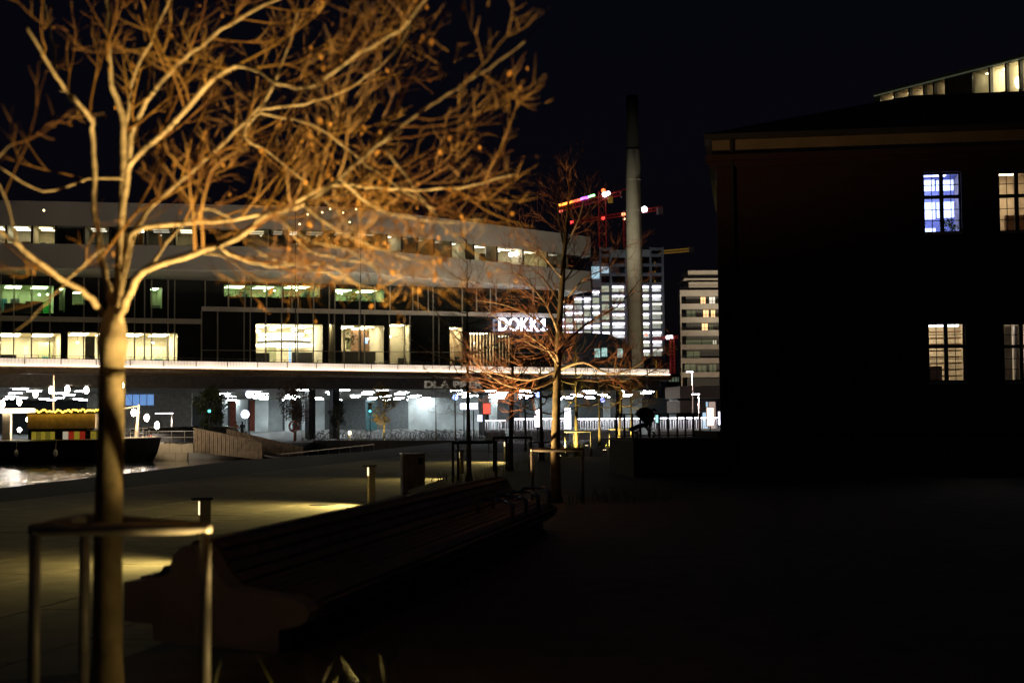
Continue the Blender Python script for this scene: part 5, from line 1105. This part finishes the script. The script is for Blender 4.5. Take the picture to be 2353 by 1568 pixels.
for px, py, d, col, lbl in ((481, 936, 119, (.1, .9, .75), 'traffic signal showing green in the dense green tree'), (850, 937, 134, (.1, .8, 1), 'small teal signal near the dark column')):
    p = A(px, py, d); t = thing('traffic_signal', lbl, 'traffic light', (p.x, d, Z_FAR)); MB().tube([(0, 0, 0), (0, 0, p.z - Z_FAR - .5)], .05, 6).build('pole', M_dark, t, local=True); MB().box((0, .08, p.z - Z_FAR), (.34, .2, 1.0)).build('housing', M_black, t, local=True)
    for k, es in ((-.28, 4), (0, .0), (.28, 0)): MB().ball((0, -.04, p.z - Z_FAR + k), .12, 8, 5).build('lens', glow('signal_on_%d' % px, col, 4) if es else M_black, t, local=True)
# cars
def car(label, px, d, rz, m):
    t = thing('parked_car', label, 'car', farg(px, d), 'cars parked under the deck', rz); W = .86
    body = [(-2.1, .35), (-2.15, .75), (-1.9, .95), (1.0, .98), (1.95, .82), (2.15, .6), (2.1, .32), (1.75, .28), (-1.8, .28)]; MB().loft([(x, -W, z) for x, z in body], [(x, W, z) for x, z in body]).build('body', m, t, local=True)
    cab = [(-1.75, .96), (-1.35, 1.40), (.05, 1.44), (1.0, .985)]; MB().loft([(x, -W * .86 + (.12 if z > 1.2 else 0), z) for x, z in cab], [(x, W * .86 - (.12 if z > 1.2 else 0), z) for x, z in cab]).build('cabin', M_dglass, t, local=True)
    roof = [(-1.40, 1.40), (-1.3, 1.45), (.0, 1.49), (.10, 1.44)]; MB().loft([(x, -W * .74, z) for x, z in roof], [(x, W * .74, z) for x, z in roof]).build('roof', m, t, local=True)
    for x in (-1.3, 1.35):
        for y in (-.8, .8): w_ = MB().ring((x, y, .32), .25, .075, 16, 6, 'y').build('wheel', M_black, t, local=True); MB().tube([(x, y - .05, .32), (x, y + .05, .32)], .2, 12).build('rim', M_steel, w_, local=True)
    for y in (-.6, .6): MB().box((2.10, y, .68), (.08, .3, .12)).build('headlight', M_white, t, local=True); MB().box((-2.13, y, .78), (.05, .25, .12)).build('tail_light', mat('tail_red', (.3, .01, .01), .4), t, local=True)
    return t
M_carp = mat('car_black', (.012, .012, .014), .25, vary=.1); M_carp2 = mat('car_grey', (.05, .05, .055), .25, vary=.1)
car('black car parked above the timber ramp', 497, 116.5, 2.9, M_carp); car('dark car parked behind the quay railing near the wide lamp', 405, 114.5, .4, M_carp2); car('dark car parked beside the white panel left of the ramp', 437, 120, 1.3, M_carp); car('dark car parked behind the quay railing by the ship bow', 345, 115, .2, M_carp)
# two people beyond the ramp
def person(label, px, d, m_top, rz=0):
    t = thing('person', label, 'person', farg(px, d), 'people under the deck', rz)
    sk = {'pel': (0, 0, .92, .15), 'wai': (0, 0, 1.08, .14), 'che': (0, 0, 1.32, .17), 'nec': (0, 0, 1.50, .06), 'hed': (0, -.02, 1.64, .105), 'top': (0, -.01, 1.72, .08), 'hl': (-.09, 0, .88, .09), 'kl': (-.10, -.03, .48, .065), 'al': (-.11, .02, .07, .05), 'tl': (-.11, -.14, .03, .04), 'hr': (.09, 0, .88, .09), 'kr': (.10, -.02, .48, .065), 'ar': (.12, .03, .07, .05), 'tr': (.12, -.13, .03, .04), 'sl': (-.19, 0, 1.42, .07), 'el': (-.25, .03, 1.15, .05), 'wl': (-.24, -.08, .92, .038), 'fl': (-.24, -.1, .82, .035), 'sr': (.19, 0, 1.42, .07), 'er': (.26, .02, 1.15, .05), 'wr': (.22, -.12, .95, .038), 'fr': (.21, -.16, .86, .035)}
    k = list(sk); ed = ['pel wai', 'wai che', 'che nec', 'nec hed', 'hed top', 'pel hl', 'hl kl', 'kl al', 'al tl', 'pel hr', 'hr kr', 'kr ar', 'ar tr', 'che sl', 'sl el', 'el wl', 'wl fl', 'che sr', 'sr er', 'er wr', 'wr fr']
    me = bpy.data.meshes.new('body'); me.from_pydata([sk[q][:3] for q in k], [tuple(k.index(x) for x in e.split()) for e in ed], []); o = bpy.data.objects.new('body', me); COL.objects.link(o); o.parent = t
    md = o.modifiers.new('skin', 'SKIN'); o.modifiers.new('sub', 'SUBSURF').render_levels = 1
    for i, q in enumerate(k): me.skin_vertices[0].data[i].radius = (sk[q][3], sk[q][3]); me.skin_vertices[0].data[i].use_root = (i == 0)
    me.materials.append(m_top)
    hr_ = MB().ball((0, .0, 1.70), .115, 10, 6, .9).build('hair', M_black, t, True, local=True)
person('person in an orange jacket standing beyond the ramp', 541, 138, mat('jacket_orange', (.5, .13, .04), .8)); person('person in dark clothes standing beside the one in orange', 556, 139, mat('clothes_dark', (.03, .03, .035), .8), .5)

# ================================================================== FESTIVE SHIP
SH = VP(A(-40, 1000, 102).xy, A(360, 1000, 103).xy); L = SH.hit(360, 1008)[0]
sh = thing('festive_ship', 'black-hulled moored ship with yellow fairy lights on its deckhouse', 'ship', SH.P(L - 6, Z_WATER))
zd = SH.hit(200, 1012)[1]; zbow = SH.hit(355, 1005)[1]
M_hull = mat('black_hull', (.012, .012, .013), .4, vary=.2); secs = []
for s_, hw, top_, bw in ((-18, 1.9, zd, 1.4), (L - 9, 2.1, zd, 1.8), (L - 5, 2.05, zd + .03, 1.7), (L - 2.4, 1.7, zd + .12, 1.2), (L - .9, 1.0, zbow - .05, .6), (L, .12, zbow, .06)):
    rake = max(0, (s_ - (L - 6)) / 6) * .8
    secs.append([SH.P(s_ - rake, Z_WATER - .4, -2.1 + bw), SH.P(s_ - rake * .35, Z_WATER + .7, -2.1 + (bw + hw) / 2), SH.P(s_, top_, -2.1 + hw), SH.P(s_, top_, -2.1 - hw), SH.P(s_ - rake * .35, Z_WATER + .7, -2.1 - (bw + hw) / 2), SH.P(s_ - rake, Z_WATER - .4, -2.1 - bw)])
mb = MB()
for k in range(len(secs) - 1): mb.loft(secs[k], secs[k + 1])
mb.build('hull', M_hull, sh)
MB().tube([SH.P(-18, zd + .04, -.02), SH.P(L - 5, zd + .07, -.08), SH.P(L - 2.4, zd + .16, -.68), SH.P(L - .3, zbow + .04, -1.9)], .05, 6).build('rubbing_strake', mat('ship_trim', (.35, .3, .22), .6), sh)
a0, a1 = SH.hit(62)[0], SH.hit(212)[0]; zh0, zh1 = SH.hit(140, 986)[1], SH.hit(140, 950)[1]
MB().wbox(SH, a0, a1, zd, zh0 + .05, -3.6, -.5).build('deckhouse', M_hull, sh); MB().wbox(SH, a0 - .1, a1 + .1, zh0 + .052, zh1, -3.5, -.55).build('upper_house', mat('ship_cream', (.55, .42, .25), .7), sh)
MB().wbox(SH, a0 - .3, a1 + .3, zh1 + .004, zh1 + .12, -3.7, -.52).build('house_roof', M_dark, sh)
for x0, x1, cols_ in ((70, 124, ('y', 'd', 'y', 'd', 'y')), (142, 194, ('w', 'r', 'y', 'r')), (214 - 8, 256 - 8, ('y', 'd', 'y'))):
    q0, q1 = SH.hit(x0)[0], SH.hit(x1)[0]; z0, z1 = SH.hit(130, 1014)[1], SH.hit(130, 991)[1]
    w_ = MB().wbox(SH, q0 - .08, q1 + .08, z0 - .08, z1 + .08, -.5, -.44).build('window', M_dark, sh)
    for k, c in enumerate(cols_):
        MB().wbox(SH, q0 + (q1 - q0) * k / len(cols_), q0 + (q1 - q0) * (k + 1) / len(cols_) - .02, z0, z1, -.43, -.40).build('curtain', {'y': glow('curtain_yellow', (.8, .62, .06), .22, False), 'r': glow('curtain_red', (.7, .05, .02), .25, False), 'w': glow('curtain_pale', (.8, .7, .5), .4, False), 'd': glow('curtain_ochre', (.4, .33, .04), .22, False)}[c], w_)
# deck posts and lit cabin at the stern
MB().wbox(SH, SH.hit(0)[0], SH.hit(18)[0], zd, SH.hit(10, 950)[1], -1.2, -.7).build('lit_post', mat('lit_post', (.7, .6, .45), .6), sh)
MB().wbox(SH, SH.hit(-40)[0], SH.hit(60)[0], SH.hit(10, 948)[1], SH.hit(10, 938)[1], -2.6, -.5).build('canopy_light', glow('canopy_light', (1, .85, .6), 7), sh)
mast = SH.P(SH.hit(300)[0], zd, -2); MB().tube([mast, mast + Vector((.25, 0, 2.6))], [.12, .08], 8).build('derrick', mat('ship_mast', (.6, .48, .3), .6), sh)
MB().tube([mast + Vector((.25, 0, 2.5)), mast + Vector((-1.6, 0, 2.2))], .05, 6).build('boom', MATS['ship_mast'], sh)
for k in range(14):
    a = SH.hit(212)[0] + k * .42
    if a < L - .5: off_ = -.25 - max(0, (a - (L - 5)) / 5) * 1.5; MB().tube([SH.P(a, zd + .05, off_), SH.P(a, zd + .75, off_)], .018, 5).build('stanchion', M_steel, sh)
for f0 in (.42, .75): MB().tube([SH.P(SH.hit(212)[0], zd + f0, -.25), SH.P(L - 5, zd + f0, -.25), SH.P(L - .9, zd + f0 + .1, -1.45)], .014, 5).build('ship_rail', M_steel, sh)
for x in (40, 130, 230): a = SH.hit(x)[0]; MB().ball(SH.P(a, Z_WATER + .75, .18), .16, 10, 6, 1.8).build('fender', M_white, sh); MB().tube([SH.P(a, Z_WATER + 1.0, .18), SH.P(a, zd + .05, -.02)], .012, 4).build('fender_rope', M_white, sh)
MB().tube([SH.P(L - 1, zbow, -1.8), SH.P(L + 1.2, zbow - .55, -3.2), QW.P(QW.hit(440)[0], zq0 + .05, -.1)], .02, 5).build('mooring_rope', mat('rope', (.2, .16, .1), .8), sh)
MB().tube([SH.P(SH.hit(108)[0], zh1 + .1, -2), SH.P(SH.hit(108)[0], SH.hit(108, 860)[1], -2)], [.08, .05], 8).build('mast', MATS['ship_mast'], sh)
M_fairy = glow('fairy_light', (1, .62, .06), 6, True); fm = None; rn = random.Random(2)
for k in range(58):
    q = SH.P(a0 - .3 + (a1 - a0 + .9) * k / 57, zh1 + .12 + .10 * abs(math.sin(k * .55)) + rn.uniform(-.05, .1), -.25)
    if fm is None: fm = MB().ball((0, 0, 0), .06, 6, 4).mesh('fairy_bulb', M_fairy)
    o = bpy.data.objects.new('fairy_bulb', fm); COL.objects.link(o); o.parent = sh; o.location = q - sh.location
M_bulb = glow('party_bulb', (1, .82, .62), 70)
bulbs = [(-5, 930), (34, 925), (72, 907), (108, 898), (146, 896), (190, 898), (232, 893), (272, 887), (300, 950), (330, 962), (354, 980)]
st = thing('string_of_bulbs', 'string of large white bulbs hanging above the ship deck', 'string lights', SH.P(SH.hit(150)[0], zd, -1.2))
prev = None
for (x, y) in bulbs:
    a, z = SH.hit(x, y - 3); c = SH.P(a, z, -1.2); MB().ball(c, .17, 10, 6, 1.6).build('bulb', M_bulb, st)
    top_ = c + Vector((0, 0, .38)); MB().tube([c + Vector((0, 0, .22)), top_], .02, 5).build('socket', M_dark, st)
    if prev is not None: MB().tube([prev, prev.lerp(top_, .5) - Vector((0, 0, .12)), top_], .012, 4).build('cable', M_dark, st)
    prev = top_
lamp('POINT', 'bulb_glow', st, Vector((-2, -.3, 1.6)), 150, (1, .8, .6), .3); lamp('POINT', 'bulb_glow', st, Vector((5, -.3, 1.2)), 150, (1, .8, .6), .3)
for (x, y) in ((58, 963), (98 - 60, 987)): a, z = SH.hit(x, y); MB().ball(SH.P(a, z, -.8), .16, 8, 5).build('deck_lamp', M_bulb, sh)
# small high string of warm bulbs between slim masts over the deck
cs_ = thing('catenary_lights', 'thin cable with small warm star-like bulbs in front of the upper slab', 'string lights', DK.P(DK.hit(760)[0], Z_DECK, -1))
pv_ = None
for (x, y) in ((110, 480), (700, 512), (718, 490), (752, 485), (770, 477), (800, 486), (815, 508), (830, 478)):
    a, z = DK.hit(x, y); c = DK.P(a, z, -1.0); MB().ball(c, .09, 6, 4).build('bulb', glow('star_bulb', (1, .75, .35), 9, False), cs_)
    if pv_ is not None and x > 705: MB().tube([pv_, c], .01, 3).build('cable', M_dark, cs_)
    pv_ = c
for x in (690, 840):
    a, z = DK.hit(x, 480); MB().tube([DK.P(a, Z_DECK - .4, -1), DK.P(a, z, -1)], [.06, .03], 6).build('mast', M_dark, cs_)
